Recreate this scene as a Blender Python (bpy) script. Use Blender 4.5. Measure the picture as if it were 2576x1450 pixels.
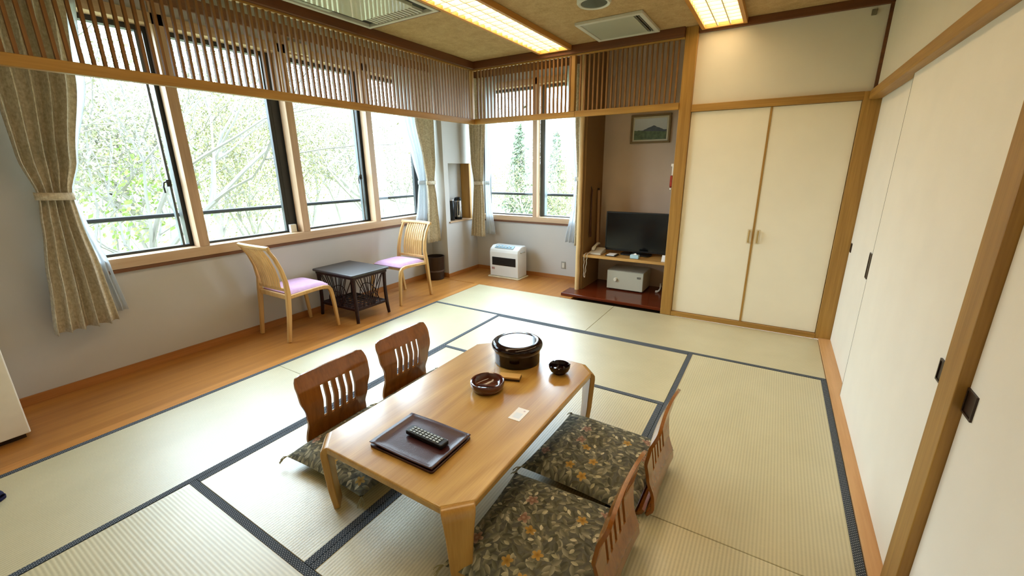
import bpy, bmesh, math, random
from mathutils import Vector, Matrix

for o in list(bpy.data.objects):
    bpy.data.objects.remove(o)
sc = bpy.context.scene
C = sc.collection
PI = math.pi

# ------------------------------------------------------------------ camera, sky, exposure
cd = bpy.data.cameras.new('camera')
cam = bpy.data.objects.new('camera', cd)
C.objects.link(cam)
cd.sensor_fit = 'HORIZONTAL'
cd.sensor_width = 36.0
cd.lens = 1057.84 * 36.0 / 2576.0
cd.clip_start = 0.02
cd.clip_end = 300
_r = Vector((0.852102, 0.52326875, -0.01058311))
_u = Vector((-0.13689557, 0.24234943, 0.96048236))
_f = Vector((-0.50515521, 0.81698015, -0.2781396))
m = Matrix.Identity(4)
for i in range(3):
    m[i][0] = _r[i]; m[i][1] = _u[i]; m[i][2] = -_f[i]
m[0][3], m[1][3], m[2][3] = 3.05419, -3.31144, 1.43114
cam.matrix_world = m
sc.camera = cam

w = bpy.data.worlds.new('sky')
sc.world = w
w.use_nodes = True
bg = w.node_tree.nodes['Background']
bg.inputs[0].default_value = (0.70, 0.845, 1.0, 1)
bg.inputs[1].default_value = 13.0

LAMP_STRENGTH = 4.6
vs = sc.view_settings
vs.view_transform = 'Standard'
vs.look = 'None'
vs.exposure = 0.64
vs.gamma = 1.0
vs.use_curve_mapping = False


def portal(name, loc, rot, sx, sy):
    l = bpy.data.lights.new(name, 'AREA')
    l.shape = 'RECTANGLE'
    l.size = sx; l.size_y = sy
    l.cycles.is_portal = True
    o = bpy.data.objects.new(name, l)
    C.objects.link(o)
    o.location = loc
    o.rotation_euler = rot
    return o


portal('window_portal', (-1.06, -0.86, 1.62), (0, -PI / 2, 0), 1.7, 3.6)
portal('window_portal', (0.32, 1.82, 1.58), (-PI / 2, 0, 0), 1.6, 1.7)

# ------------------------------------------------------------------ mesh helpers
ORG = {}


class MB:
    def __init__(s):
        s.v = []; s.f = []

    def add(s, vs_, fs):
        o = len(s.v)
        s.v += [tuple(p) for p in vs_]
        s.f += [tuple(i + o for i in q) for q in fs]
        return s

    def box(s, x0, x1, y0, y1, z0, z1):
        return s.add([(x0, y0, z0), (x1, y0, z0), (x1, y1, z0), (x0, y1, z0), (x0, y0, z1), (x1, y0, z1), (x1, y1, z1), (x0, y1, z1)],
                     [(0, 3, 2, 1), (4, 5, 6, 7), (0, 1, 5, 4), (1, 2, 6, 5), (2, 3, 7, 6), (3, 0, 4, 7)])

    def prism(s, poly, z0, z1, axis=2, at=None):
        """extrude a 2D polygon; axis 2: (x,y)->z ; axis 0: (y,z)->x ; axis 1: (x,z)->y"""
        n = len(poly)

        def P(a, b, h):
            return {2: (a, b, h), 0: (h, a, b), 1: (a, h, b)}[axis]
        vs_ = [P(a, b, z0) for a, b in poly] + [P(a, b, z1) for a, b in poly]
        fs = [tuple(range(n))[::-1], tuple(range(n, 2 * n))]
        fs += [(i, (i + 1) % n, n + (i + 1) % n, n + i) for i in range(n)]
        return s.add(vs_, fs)

    def tube(s, pts, r, n=8, cap=True, flat=1.0):
        pts = [Vector(p) for p in pts]
        rs = r if isinstance(r, (list, tuple)) else [r] * len(pts)
        o = []
        up = None
        for i, p in enumerate(pts):
            t = (pts[min(i + 1, len(pts) - 1)] - pts[max(i - 1, 0)]).normalized()
            if up is None:
                up = Vector((0, 0, 1)) if abs(t.z) < .9 else Vector((1, 0, 0))
            a = t.cross(up).normalized()
            b = a.cross(t).normalized()
            up = b
            for k in range(n):
                th = 2 * PI * k / n
                o.append(p + a * math.cos(th) * rs[i] + b * math.sin(th) * rs[i] * flat)
        fs = []
        for i in range(len(pts) - 1):
            for k in range(n):
                fs.append((i * n + k, i * n + (k + 1) % n, (i + 1) * n + (k + 1) % n, (i + 1) * n + k))
        if cap:
            fs.append(tuple(range(n))[::-1])
            fs.append(tuple(range((len(pts) - 1) * n, len(pts) * n)))
        return s.add(o, fs)

    def lathe(s, prof, n=40, c=(0, 0, 0)):
        o = []
        fs = []
        for r, z in prof:
            for k in range(n):
                th = 2 * PI * k / n
                o.append((c[0] + r * math.cos(th), c[1] + r * math.sin(th), c[2] + z))
        for i in range(len(prof) - 1):
            for k in range(n):
                fs.append((i * n + k, i * n + (k + 1) % n, (i + 1) * n + (k + 1) % n, (i + 1) * n + k))
        fs.append(tuple(range(n))[::-1])
        fs.append(tuple(range((len(prof) - 1) * n, len(prof) * n)))
        return s.add(o, fs)

    def grid(s, nu, nv, fn):
        o = [fn(i / nu, j / nv) for j in range(nv + 1) for i in range(nu + 1)]
        fs = [(j * (nu + 1) + i, j * (nu + 1) + i + 1, (j + 1) * (nu + 1) + i + 1, (j + 1) * (nu + 1) + i) for j in range(nv) for i in range(nu)]
        return s.add(o, fs)

    def ribbon(s, pts, wdir, half_w, thick, tdirs=None):
        """swept rectangular bar along pts; wdir = constant width direction"""
        pts = [Vector(p) for p in pts]
        wd = Vector(wdir).normalized()
        o = []
        hw = half_w if isinstance(half_w, (list, tuple)) else [half_w] * len(pts)
        th = thick if isinstance(thick, (list, tuple)) else [thick] * len(pts)
        for i, p in enumerate(pts):
            t = (pts[min(i + 1, len(pts) - 1)] - pts[max(i - 1, 0)]).normalized()
            nn = t.cross(wd).normalized()
            for a, b in ((-1, -1), (1, -1), (1, 1), (-1, 1)):
                o.append(p + wd * hw[i] * a + nn * th[i] / 2 * b)
        fs = []
        for i in range(len(pts) - 1):
            for k in range(4):
                fs.append((i * 4 + k, i * 4 + (k + 1) % 4, (i + 1) * 4 + (k + 1) % 4, (i + 1) * 4 + k))
        fs.append((3, 2, 1, 0))
        e = (len(pts) - 1) * 4
        fs.append((e, e + 1, e + 2, e + 3))
        return s.add(o, fs)

    def build(s, name, mat, parent=None, smooth=False, bevel=0, local=False, segs=2, weld=False):
        org = Vector((0, 0, 0))
        if parent is not None and not local:
            org = ORG.get(parent, Vector((0, 0, 0)))
        me = bpy.data.meshes.new(name)
        me.from_pydata([tuple(Vector(p) - org) for p in s.v], [], s.f)
        bm = bmesh.new(); bm.from_mesh(me)
        if weld:
            bmesh.ops.remove_doubles(bm, verts=bm.verts, dist=1e-5)
        bmesh.ops.recalc_face_normals(bm, faces=bm.faces)
        bm.to_mesh(me); bm.free()
        if smooth:
            for p in me.polygons:
                p.use_smooth = True
            try:
                me.set_sharp_from_angle(angle=math.radians(42))
            except Exception:
                pass
        me.materials.append(mat)
        o = bpy.data.objects.new(name, me)
        C.objects.link(o)
        if parent is not None:
            o.parent = parent
            ORG[o] = org
        if bevel:
            b = o.modifiers.new('bevel', 'BEVEL')
            b.width = bevel; b.segments = segs; b.limit_method = 'ANGLE'
            b.angle_limit = math.radians(40)
        return o


def thing(name, label, cat, loc=(0, 0, 0), rz=0, group=None):
    o = bpy.data.objects.new(name, None)
    o.empty_display_size = .05
    C.objects.link(o)
    o.location = loc
    o.rotation_euler = (0, 0, rz)
    o['label'] = label; o['category'] = cat
    if group:
        o['group'] = group
    ORG[o] = Vector(loc)
    return o


def tag(o, label, cat, group=None):
    o['label'] = label; o['category'] = cat
    if group:
        o['group'] = group
    return o


def struct(o, label=None):
    o['kind'] = 'structure'
    if label:
        o['label'] = label
    return o


def dup(root, loc, rz, label, name=None):
    r = root.copy(); C.objects.link(r)
    r.location = loc; r.rotation_euler = (0, 0, rz)
    r['label'] = label
    ORG[r] = Vector(loc)
    for ch in list(root.children):
        c = ch.copy(); C.objects.link(c); c.parent = r
        for g in list(ch.children):
            d = g.copy(); C.objects.link(d); d.parent = c
    return r


def rounded(w2, h2, r, n=5, cx=0, cy=0):
    p = []
    for qx, qy, a0 in ((1, 1, 0), (-1, 1, 90), (-1, -1, 180), (1, -1, 270)):
        for i in range(n + 1):
            a = math.radians(a0 + 90 * i / n)
            p.append((cx + qx * (w2 - r) + r * math.cos(a), cy + qy * (h2 - r) + r * math.sin(a)))
    return p


# ------------------------------------------------------------------ materials
def lin(c):
    def f(x):
        x /= 255.0
        return x / 12.92 if x <= .04045 else ((x + .055) / 1.055) ** 2.4
    return (f(c[0]), f(c[1]), f(c[2]), 1)


class NT:
    def __init__(s, name):
        s.m = bpy.data.materials.new(name)
        s.m.use_nodes = True
        s.t = s.m.node_tree
        s.b = s.t.nodes['Principled BSDF']

    def n(s, typ, **kw):
        nd = s.t.nodes.new(typ)
        for k, v in kw.items():
            setattr(nd, k, v)
        return nd

    def l(s, a, b):
        s.t.links.new(a, b)

    def val(s, sock, v):
        if hasattr(v, 'is_output') or isinstance(v, bpy.types.NodeSocket):
            s.l(v, sock)
        else:
            sock.default_value = v

    def math(s, op, a, b=0.0, c=0.0):
        nd = s.n('ShaderNodeMath', operation=op)
        s.val(nd.inputs[0], a); s.val(nd.inputs[1], b); s.val(nd.inputs[2], c)
        return nd.outputs[0]

    def mix(s, fac, a, b):
        nd = s.n('ShaderNodeMix', data_type='RGBA')
        s.val(nd.inputs[0], fac); s.val(nd.inputs[6], a); s.val(nd.inputs[7], b)
        return nd.outputs[2]

    def coord(s, scale=(1, 1, 1)):
        tc = s.n('ShaderNodeTexCoord')
        mp = s.n('ShaderNodeMapping')
        mp.inputs['Scale'].default_value = scale
        s.l(tc.outputs['Object'], mp.inputs[0])
        return mp.outputs[0]

    def noise(s, scale=5, detail=3, vec=None, rough=.5):
        nd = s.n('ShaderNodeTexNoise')
        nd.inputs['Scale'].default_value = scale
        nd.inputs['Detail'].default_value = detail
        nd.inputs['Roughness'].default_value = rough
        if vec is not None:
            s.l(vec, nd.inputs['Vector'])
        return nd.outputs[0]

    def ramp(s, fac, stops):
        nd = s.n('ShaderNodeValToRGB')
        e = nd.color_ramp.elements
        while len(e) < len(stops):
            e.new(.5)
        for k, (p, c) in enumerate(stops):
            e[k].position = p; e[k].color = c
        s.l(fac, nd.inputs[0])
        return nd.outputs[0]

    def bump(s, h, strength=.2, dist=.01):
        nd = s.n('ShaderNodeBump')
        nd.inputs['Strength'].default_value = strength
        nd.inputs['Distance'].default_value = dist
        s.l(h, nd.inputs['Height'])
        s.l(nd.outputs[0], s.b.inputs['Normal'])

    def set(s, color=None, rough=None, metal=None, spec=None, coat=None):
        if color is not None:
            s.val(s.b.inputs['Base Color'], color)
        if rough is not None:
            s.val(s.b.inputs['Roughness'], rough)
        if metal is not None:
            s.b.inputs['Metallic'].default_value = metal
        if spec is not None:
            s.b.inputs['Specular IOR Level'].default_value = spec
        if coat is not None:
            s.b.inputs['Coat Weight'].default_value = coat
            s.b.inputs['Coat Roughness'].default_value = .08
        return s.m


def plain(name, c, rough=.5, metal=0, spec=.5, var=.06, nscale=8, bump=0, bscale=60, coat=None):
    n = NT(name)
    col = lin(c)
    dark = tuple(x * (1 - var * 1.6) for x in col[:3]) + (1,)
    f = n.noise(nscale, 3, n.coord())
    n.set(n.ramp(f, [(.3, dark), (.7, col)]), rough, metal, spec, coat)
    if bump:
        n.bump(n.noise(bscale, 4, n.coord()), bump, .004)
    return n.m


def wood(name, c1, c2, axis=2, rough=.4, scale=1.0, coat=None, grain=.5, spec=.5):
    n = NT(name)
    sc_ = [22 * scale] * 3
    sc_[axis] = 1.3 * scale
    v = n.coord(tuple(sc_))
    f1 = n.noise(1.0, 4, v, .6)
    sc2 = [120 * scale] * 3
    sc2[axis] = 3 * scale
    f2 = n.noise(1.0, 2, n.coord(tuple(sc2)), .5)
    f = n.math('ADD', n.math('MULTIPLY', f1, 1 - grain * .5), n.math('MULTIPLY', f2, grain * .5))
    n.set(n.ramp(f, [(.3, lin(c1)), (.66, lin(c2))]), rough, 0, spec, coat)
    n.bump(f2, .08, .002)
    return n.m


def figured_wood(name, c1, c2, axis, rough, coat):
    """flat-sawn board: contour-like cathedral figure along the grain"""
    n = NT(name)
    a = [5.0, 5.0, 5.0]; a[axis] = .8
    f1 = n.noise(1.0, 1, n.coord(tuple(a)), .4)
    ring = n.math('PINGPONG', n.math('MULTIPLY', f1, 13.0), 1.0)
    b = [170.0] * 3; b[axis] = 4.0
    f2 = n.noise(1.0, 2, n.coord(tuple(b)), .5)
    f3 = n.noise(2.2, 2, n.coord())
    k = n.math('ADD', n.math('MULTIPLY', ring, .24), n.math('ADD', n.math('MULTIPLY', f2, .36), n.math('MULTIPLY', f3, .40)))
    n.set(n.ramp(k, [(.25, lin(c1)), (.70, lin(c2))]), rough, 0, .5, coat)
    n.b.inputs['Coat Roughness'].default_value = .16
    n.bump(f2, .06, .002)
    return n.m


W_POST_Z = wood('post_wood_vertical', (142, 100, 38), (182, 138, 64), 2, .45)
W_POST_X = wood('rail_wood_along_x', (142, 100, 38), (182, 138, 64), 0, .45)
W_POST_Y = wood('rail_wood_along_y', (142, 100, 38), (182, 138, 64), 1, .45)
W_DARK_X = wood('ceiling_trim_wood_x', (84, 46, 16), (116, 68, 28), 0, .5)
W_DARK_Y = wood('ceiling_trim_wood_y', (84, 46, 16), (116, 68, 28), 1, .5)
W_SLAT = wood('slat_wood', (112, 74, 30), (146, 100, 46), 2, .5)
W_SILL_X = wood('sill_wood_x', (180, 148, 114), (204, 174, 140), 0, .45)
W_SILL_Y = wood('sill_wood_y', (180, 148, 114), (204, 174, 140), 1, .45)
W_SILL_Z = wood('sill_wood_z', (176, 142, 108), (202, 170, 136), 2, .45)
W_BOARD = wood('floor_board_wood', (156, 100, 44), (186, 128, 62), 1, .32, .7)
W_BASE_Y = wood('baseboard_wood_y', (150, 94, 42), (178, 118, 60), 1, .4)
W_BASE_X = wood('baseboard_wood_x', (150, 94, 42), (178, 118, 60), 0, .4)
W_SHELF = wood('shelf_wood', (176, 130, 66), (206, 160, 92), 0, .35)
W_ALCOVE = wood('alcove_red_wood', (78, 28, 12), (112, 46, 20), 0, .18)
W_LOG = wood('log_post_wood', (186, 150, 96), (222, 192, 140), 2, .5)
W_CHAIR = wood('chair_wood', (186, 144, 84), (214, 174, 112), 2, .35)
W_ZAISU = wood('floor_chair_wood', (120, 68, 22), (156, 94, 34), 2, .2, 1.0, .4)
W_TABLE = figured_wood('low_table_wood', (166, 118, 44), (202, 158, 80), 1, .3, .9)
W_TABLE_Z = figured_wood('low_table_leg_wood', (164, 114, 42), (198, 152, 76), 2, .3, .6)
WALL = plain('plaster_wall', (194, 191, 187), .85, 0, .2, .03, 3, .06, 120)
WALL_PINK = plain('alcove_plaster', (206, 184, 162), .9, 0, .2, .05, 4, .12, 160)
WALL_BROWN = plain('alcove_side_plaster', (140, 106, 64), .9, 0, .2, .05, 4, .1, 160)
WALL_CREAM = plain('upper_wall_plaster', (226, 218, 196), .85, 0, .2, .03, 3, .06, 120)
FUSUMA = plain('sliding_panel_paper', (248, 241, 226), .75, 0, .25, .02, 5, .03, 200)
FUSUMA_W = plain('sliding_panel_white', (248, 242, 229), .75, 0, .25, .02, 5, .03, 200)
CLOSET = plain('closet_door_paper', (242, 232, 206), .75, 0, .25, .02, 5, .03, 200)
PALE_CEIL = plain('window_bay_ceiling', (224, 212, 186), .9, 0, .2, .03)
ALU = plain('dark_aluminium', (58, 60, 62), .4, .5, .5, .05)
ALU_L = plain('grey_aluminium', (92, 98, 102), .4, .5, .5, .05)
IRON = plain('dark_rail_paint', (26, 28, 30), .5, 0, .5, .05)
BLACK = plain('black_plastic', (16, 16, 18), .35, 0, .5, .05)
WHITE = plain('white_plastic', (232, 232, 226), .4, 0, .5, .02)
OFFW = plain('offwhite_plastic', (206, 204, 188), .45, 0, .5, .03)
GREYG = plain('grey_green_panel', (178, 180, 160), .35, 0, .5, .03)
CREAM = plain('cream_plastic', (222, 206, 172), .5, 0, .4, .03)
DARKBROWN = plain('dark_brown_metal', (52, 34, 22), .35, .3, .5, .05)
BRASS = plain('brass_pull', (196, 166, 104), .35, .6, .5, .04)
LILAC = plain('lilac_fabric', (206, 170, 204), .9, 0, .15, .06, 30, .2, 300)
NAVY = plain('navy_fabric', (28, 30, 62), .85, 0, .2, .1, 30)
RATTAN = plain('dark_rattan', (46, 17, 13), .45, 0, .3, .25, 40, .3, 90)
TABLETOP_D = plain('dark_table_top', (58, 54, 54), .35, 0, .5, .08)
LACQ = plain('black_lacquer', (28, 9, 8), .1, 0, .4, .05)
LACQ_B = plain('brown_lacquer', (84, 30, 16), .14, 0, .6, .15, 20, coat=.5)
LEATHER = plain('wine_leather', (64, 26, 26), .3, 0, .5, .1, 20, .15, 220)
PAPERW = plain('white_card', (244, 242, 238), .6, 0, .3, .01)
SAFE = plain('safe_grey_enamel', (196, 192, 172), .4, 0, .5, .02)
SCREEN = plain('tv_screen_glass', (8, 9, 12), .12, 0, .5, .0)
HEATER = plain('heater_enamel', (222, 224, 224), .35, 0, .5, .02)


def drape_mat():
    n = NT('drape_fabric')
    v = n.coord((1, 1, 1))
    f = n.noise(55, 4, v, .6)
    st = n.noise(1, 2, n.coord((420, 420, 3)))
    k = n.math('ADD', n.math('MULTIPLY', f, .65), n.math('MULTIPLY', st, .35))
    n.set(n.ramp(k, [(.36, lin((182, 170, 146))), (.5, lin((206, 196, 174))), (.64, lin((226, 218, 200)))]), .9, 0, .1)
    n.bump(f, .15, .004)
    return n.m


def sheer_mat():
    n = NT('sheer_fabric')
    t = n.t
    tr = n.n('ShaderNodeBsdfTransparent')
    tl = n.n('ShaderNodeBsdfTranslucent')
    df = n.n('ShaderNodeBsdfDiffuse')
    f = n.noise(1, 2, n.coord((300, 300, 8)))
    col = n.ramp(f, [(.3, (.72, .76, .80, 1)), (.7, (.86, .89, .92, 1))])
    n.l(col, tl.inputs[0]); n.l(col, df.inputs[0])
    m1 = n.n('ShaderNodeMixShader'); m1.inputs[0].default_value = .5
    n.l(df.outputs[0], m1.inputs[1]); n.l(tl.outputs[0], m1.inputs[2])
    m2 = n.n('ShaderNodeMixShader'); m2.inputs[0].default_value = .90
    n.l(tr.outputs[0], m2.inputs[1]); n.l(m1.outputs[0], m2.inputs[2])
    n.l(m2.outputs[0], t.nodes['Material Output'].inputs[0])
    return n.m


def glass_mat():
    n = NT('window_glass')
    tr = n.n('ShaderNodeBsdfTransparent')
    tr.inputs[0].default_value = (.93, .96, .95, 1)
    gl = n.n('ShaderNodeBsdfGlossy')
    gl.inputs['Roughness'].default_value = .01
    fr = n.n('ShaderNodeFresnel'); fr.inputs[0].default_value = 1.35
    m1 = n.n('ShaderNodeMixShader')
    ge = n.n('ShaderNodeNewGeometry')
    n.l(n.math('MULTIPLY', fr.outputs[0], n.math('SUBTRACT', 1.0, ge.outputs['Backfacing'])), m1.inputs[0]); n.l(tr.outputs[0], m1.inputs[1]); n.l(gl.outputs[0], m1.inputs[2])
    n.l(m1.outputs[0], n.t.nodes['Material Output'].inputs[0])
    return n.m


def emit_mat(name, col, strength):
    n = NT(name)
    n.b.inputs['Emission Color'].default_value = col
    n.b.inputs['Emission Strength'].default_value = strength
    n.set(lin((250, 240, 215)), .6)
    return n.m


def tatami_mat_material():
    n = NT('woven_rush')
    tc = n.n('ShaderNodeTexCoord')
    sp = n.n('ShaderNodeSeparateXYZ'); n.l(tc.outputs['Object'], sp.inputs[0])
    oi = n.n('ShaderNodeObjectInfo')
    y = sp.outputs[1]; x = sp.outputs[0]
    rib = n.math('SINE', n.math('MULTIPLY', y, 2 * PI / .0135))
    rib01 = n.math('MULTIPLY_ADD', rib, .5, .5)
    straw = n.noise(1, 2, n.coord((900, 30, 1)), .6)
    big = n.noise(3.0, 3, n.coord((1, 1.4, 1)))
    k = n.math('ADD', n.math('MULTIPLY', rib01, .28), n.math('ADD', n.math('MULTIPLY', straw, .42), n.math('MULTIPLY', big, .3)))
    colr = n.ramp(k, [(.26, lin((174, 164, 122))), (.5, lin((202, 192, 150))), (.74, lin((220, 210, 172)))])
    tint = n.mix(n.math('MULTIPLY', oi.outputs['Random'], .35), colr, lin((196, 190, 148)))
    n.set(tint, .42, 0, 1.0)
    n.b.inputs['Coat Weight'].default_value = 1.0
    n.b.inputs['Coat Roughness'].default_value = .42
    n.b.inputs['Coat IOR'].default_value = 1.6
    n.b.inputs['Coat Tint'].default_value = (1, 1, 1, 1)
    n.b.inputs['Sheen Weight'].default_value = .25
    n.b.inputs['Sheen Roughness'].default_value = .4
    n.bump(n.math('ADD', rib01, n.math('MULTIPLY', straw, .4)), .25, .0012)
    return n.m


def band_material():
    n = NT('mat_edge_cloth')
    tc = n.n('ShaderNodeTexCoord')
    sp = n.n('ShaderNodeSeparateXYZ'); n.l(tc.outputs['Object'], sp.inputs[0])
    x, y = sp.outputs[0], sp.outputs[1]
    P = .0125

    def dots(ox, oy):
        a = n.math('SUBTRACT', n.math('FRACT', n.math('ADD', n.math('DIVIDE', x, P), 100 + ox)), .5)
        b = n.math('SUBTRACT', n.math('FRACT', n.math('ADD', n.math('DIVIDE', y, P), 100 + oy)), .5)
        d = n.math('ADD', n.math('MULTIPLY', a, a), n.math('MULTIPLY', b, b))
        return n.math('LESS_THAN', d, .028)
    mk = n.math('MAXIMUM', dots(0, 0), dots(.5, .5))
    nz = n.noise(200, 2, n.coord())
    base = n.ramp(nz, [(.3, lin((48, 56, 66))), (.7, lin((68, 76, 86)))])
    n.set(n.mix(mk, base, lin((150, 156, 160))), .8, 0, .25)
    return n.m


def ceiling_material():
    n = NT('ceiling_panel_paper')
    f = n.noise(14, 5, n.coord(), .7)
    g = n.noise(90, 3, n.coord(), .6)
    k = n.math('ADD', n.math('MULTIPLY', f, .6), n.math('MULTIPLY', g, .4))
    n.set(n.ramp(k, [(.35, lin((164, 136, 90))), (.65, lin((192, 164, 118)))]), .85, 0, .2)
    n.bump(g, .1, .002)
    return n.m


def cushion_material():
    """flat print: leaves and blossoms scattered over a dark olive ground"""
    n = NT('leaf_print_fabric')
    tc = n.n('ShaderNodeTexCoord')
    col = n.ramp(n.noise(40, 3, n.coord()), [(.3, lin((82, 84, 78))), (.7, lin((112, 112, 102)))])

    def layer(col, scale, seed, a, b, stops, flower=False, keep=1.0):
        mp = n.n('ShaderNodeMapping')
        mp.inputs['Location'].default_value = (seed, seed * 1.7, seed * .3)
        mp.inputs['Scale'].default_value = (scale, scale, scale * .25)
        n.l(tc.outputs['Object'], mp.inputs[0])
        vo = n.n('ShaderNodeTexVoronoi', voronoi_dimensions='2D')
        vo.inputs['Scale'].default_value = 1.0
        n.l(mp.outputs[0], vo.inputs['Vector'])
        sub = n.n('ShaderNodeVectorMath', operation='SUBTRACT')
        n.l(mp.outputs[0], sub.inputs[0]); n.l(vo.outputs['Position'], sub.inputs[1])
        sc3 = n.n('ShaderNodeSeparateColor'); n.l(vo.outputs['Color'], sc3.inputs[0])
        rot = n.n('ShaderNodeVectorRotate', rotation_type='Z_AXIS')
        n.l(sub.outputs[0], rot.inputs['Vector'])
        n.l(n.math('MULTIPLY', sc3.outputs[0], 6.28), rot.inputs['Angle'])
        sp = n.n('ShaderNodeSeparateXYZ'); n.l(rot.outputs[0], sp.inputs[0])
        x, y = sp.outputs[0], sp.outputs[1]
        if flower:
            r = n.math('SQRT', n.math('ADD', n.math('MULTIPLY', x, x), n.math('MULTIPLY', y, y)))
            th = n.math('ARCTAN2', y, x)
            lim = n.math('MULTIPLY_ADD', n.math('ABSOLUTE', n.math('COSINE', n.math('MULTIPLY', th, 2.5))), a * .55, a * .45)
            mask = n.math('LESS_THAN', r, lim)
            shade = n.math('DIVIDE', r, a)
        else:
            # pointed leaf: |y| < b*(1-(x/a)^2)
            xa = n.math('DIVIDE', x, a)
            lim = n.math('MULTIPLY', n.math('SUBTRACT', 1.0, n.math('MULTIPLY', xa, xa)), b)
            mask = n.math('LESS_THAN', n.math('ABSOLUTE', y), lim)
            shade = n.math('MULTIPLY_ADD', n.math('DIVIDE', y, b), .3, n.math('MULTIPLY', sc3.outputs[1], .8))
        if keep < 1:
            mask = n.math('MULTIPLY', mask, n.math('LESS_THAN', sc3.outputs[2], keep))
        return n.mix(mask, col, n.ramp(shade, stops))
    olive = [(.0, lin((78, 80, 70))), (.5, lin((118, 117, 100))), (1, lin((160, 158, 138)))]
    olive2 = [(.0, lin((90, 90, 76))), (.55, lin((132, 128, 108))), (1, lin((182, 178, 154)))]
    pale = [(.0, lin((160, 156, 128))), (.5, lin((192, 187, 158))), (1, lin((220, 216, 194)))]
    pink = [(.0, lin((186, 158, 138))), (.35, lin((138, 104, 90))), (.9, lin((184, 156, 138)))]
    ylw = [(.0, lin((140, 104, 50))), (.6, lin((186, 150, 80))), (1, lin((176, 146, 92)))]
    col = layer(col, 26, 0.0, .62, .26, olive)
    col = layer(col, 30, 3.3, .60, .24, olive2)
    col = layer(col, 24, 7.9, .55, .22, olive)
    col = layer(col, 28, 5.1, .40, .19, pale, keep=.32)
    col = layer(col, 13, 11.7, .36, 0, pink, True, .17)
    col = layer(col, 12, 17.2, .28, 0, ylw, True, .07)
    n.set(col, .85, 0, .15)
    n.bump(n.noise(180, 3, n.coord()), .25, .002)
    return n.m


DRAPE = drape_mat()
SHEER = sheer_mat()
GLASS = glass_mat()
TATAMI = tatami_mat_material()
BAND = band_material()
CEIL = ceiling_material()
CUSHION = cushion_material()

# ------------------------------------------------------------------ floor with tatami
X1, X2, X3, X4 = .867, 1.755, 2.635, 3.52
YF, Y0, Y1, Y2, Y3, Y4, Y5 = .837, 0.0, -.872, -1.775, -2.676, -3.56, -4.44
floor = struct(MB().box(-.82, 3.72, -4.5, 1.75, -.16, -.056).build('floor', plain('subfloor', (120, 96, 70), .9)))
bf = MB().box(-.82, -.075, -4.44, YF, -.056, -.001).box(-.82, 1.25, YF + .012, 1.58, -.056, -.001).box(-.075, 1.12, YF, YF + .012, -.056, -.001)
bfo = bf.build('wood_strip', W_BOARD, floor)
th_ = MB().box(-.075, -.002, -4.44, YF, -.056, .001).build('threshold', wood('threshold_wood', (182, 118, 50), (206, 146, 78), 1, .3), floor)
mats = [(0, X2, Y0, YF, 0, 1), (X2, X4, Y0, YF, 0, 1), (0, X1, Y2, Y0, 1, 0), (0, X1, Y4, Y2, 1, 0), (X1, X3, Y1, Y0, 0, 0),
        (X3, X4, Y2, Y0, 1, 0), (X3, X4, Y4, Y2, 1, 0), (X1, X2, Y3, Y1, 1, 0), (X2, X3, Y3, Y1, 1, 0), (X1, X3, Y4, Y3, 0, 0),
        (0, X2, Y5, Y4, 0, 0), (X2, X4, Y5, Y4, 0, 0)]
for k, (xa, xb, ya, yb, vert, far) in enumerate(mats):
    cx, cy = (xa + xb) / 2, (ya + yb) / 2
    L, W_ = ((yb - ya) / 2, (xb - xa) / 2) if vert else ((xb - xa) / 2, (yb - ya) / 2)
    g = .0012
    o = MB().box(-L + g, L - g, -W_ + g, W_ - g, -.055, 0).build('tatami_mat', TATAMI, floor, local=True, bevel=.002, segs=1)
    o.location = (cx, cy, 0)
    o.rotation_euler = (0, 0, PI / 2 if vert else 0)
    for s in (-1, 1):
        if far and s == 1:
            continue
        e = MB().box(-L + g, L - g, -.0155, .0155, -.02, .0018).build('edge_cloth', BAND, o, local=True)
        e.location = (0, s * (W_ - .0155 - g), 0)

# ------------------------------------------------------------------ walls
WX = -.82
WIN_Y0, WIN_Y1, WIN_Z0, WIN_Z1 = -2.555, .915, .80, 2.43
wl = MB().box(WX - .16, WX, -4.5, WIN_Y0, -.06, 2.76).box(WX - .16, WX, WIN_Y0, WIN_Y1, -.06, WIN_Z0 - .05) \
    .box(WX - .16, WX, WIN_Y0, WIN_Y1, WIN_Z1, 2.76)
struct(wl.build('wall_left', WALL))
# boxed-out corner with the niche
NX = -.55
NY0, NY1, NZ0, NZ1 = 1.0, 1.455, .735, 1.475
wn = MB().box(-.98, NX, .915, 1.74, -.06, NZ0 - .012).box(-.98, NX, .915, 1.74, NZ1, 2.76).box(-.98, NX, .915, NY0, NZ0 - .012, NZ1) \
    .box(-.98, NX, NY1, 1.74, NZ0 - .012, NZ1).box(-.98, NX - .15, NY0, NY1, NZ0 - .012, NZ1)
wall_niche = struct(wn.build('wall_niche', WALL))
MB().box(NX - .15, NX + .015, NY0 - .02, NY1 + .02, NZ0 - .011, NZ0 + .006).build('ledge', W_SILL_Y, wall_niche)
MB().box(NX - .14, NX + .004, NY1 - .022, NY1 + .012, NZ0 + .006, NZ1 - .002).build('side_trim', W_POST_Z, wall_niche)
FY = 1.58
FX0, FX1, FZ0, FZ1 = -.46, 1.08, .755, 2.40
wf = MB().box(NX, 1.2, FY, FY + .16, -.06, FZ0 - .04).box(NX, 1.2, FY, FY + .16, FZ1, 2.76).box(NX, FX0, FY, FY + .16, FZ0 - .04, FZ1).box(FX1, 1.2, FY, FY + .16, FZ0 - .04, FZ1)
struct(wf.build('wall_far', WALL))
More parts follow.
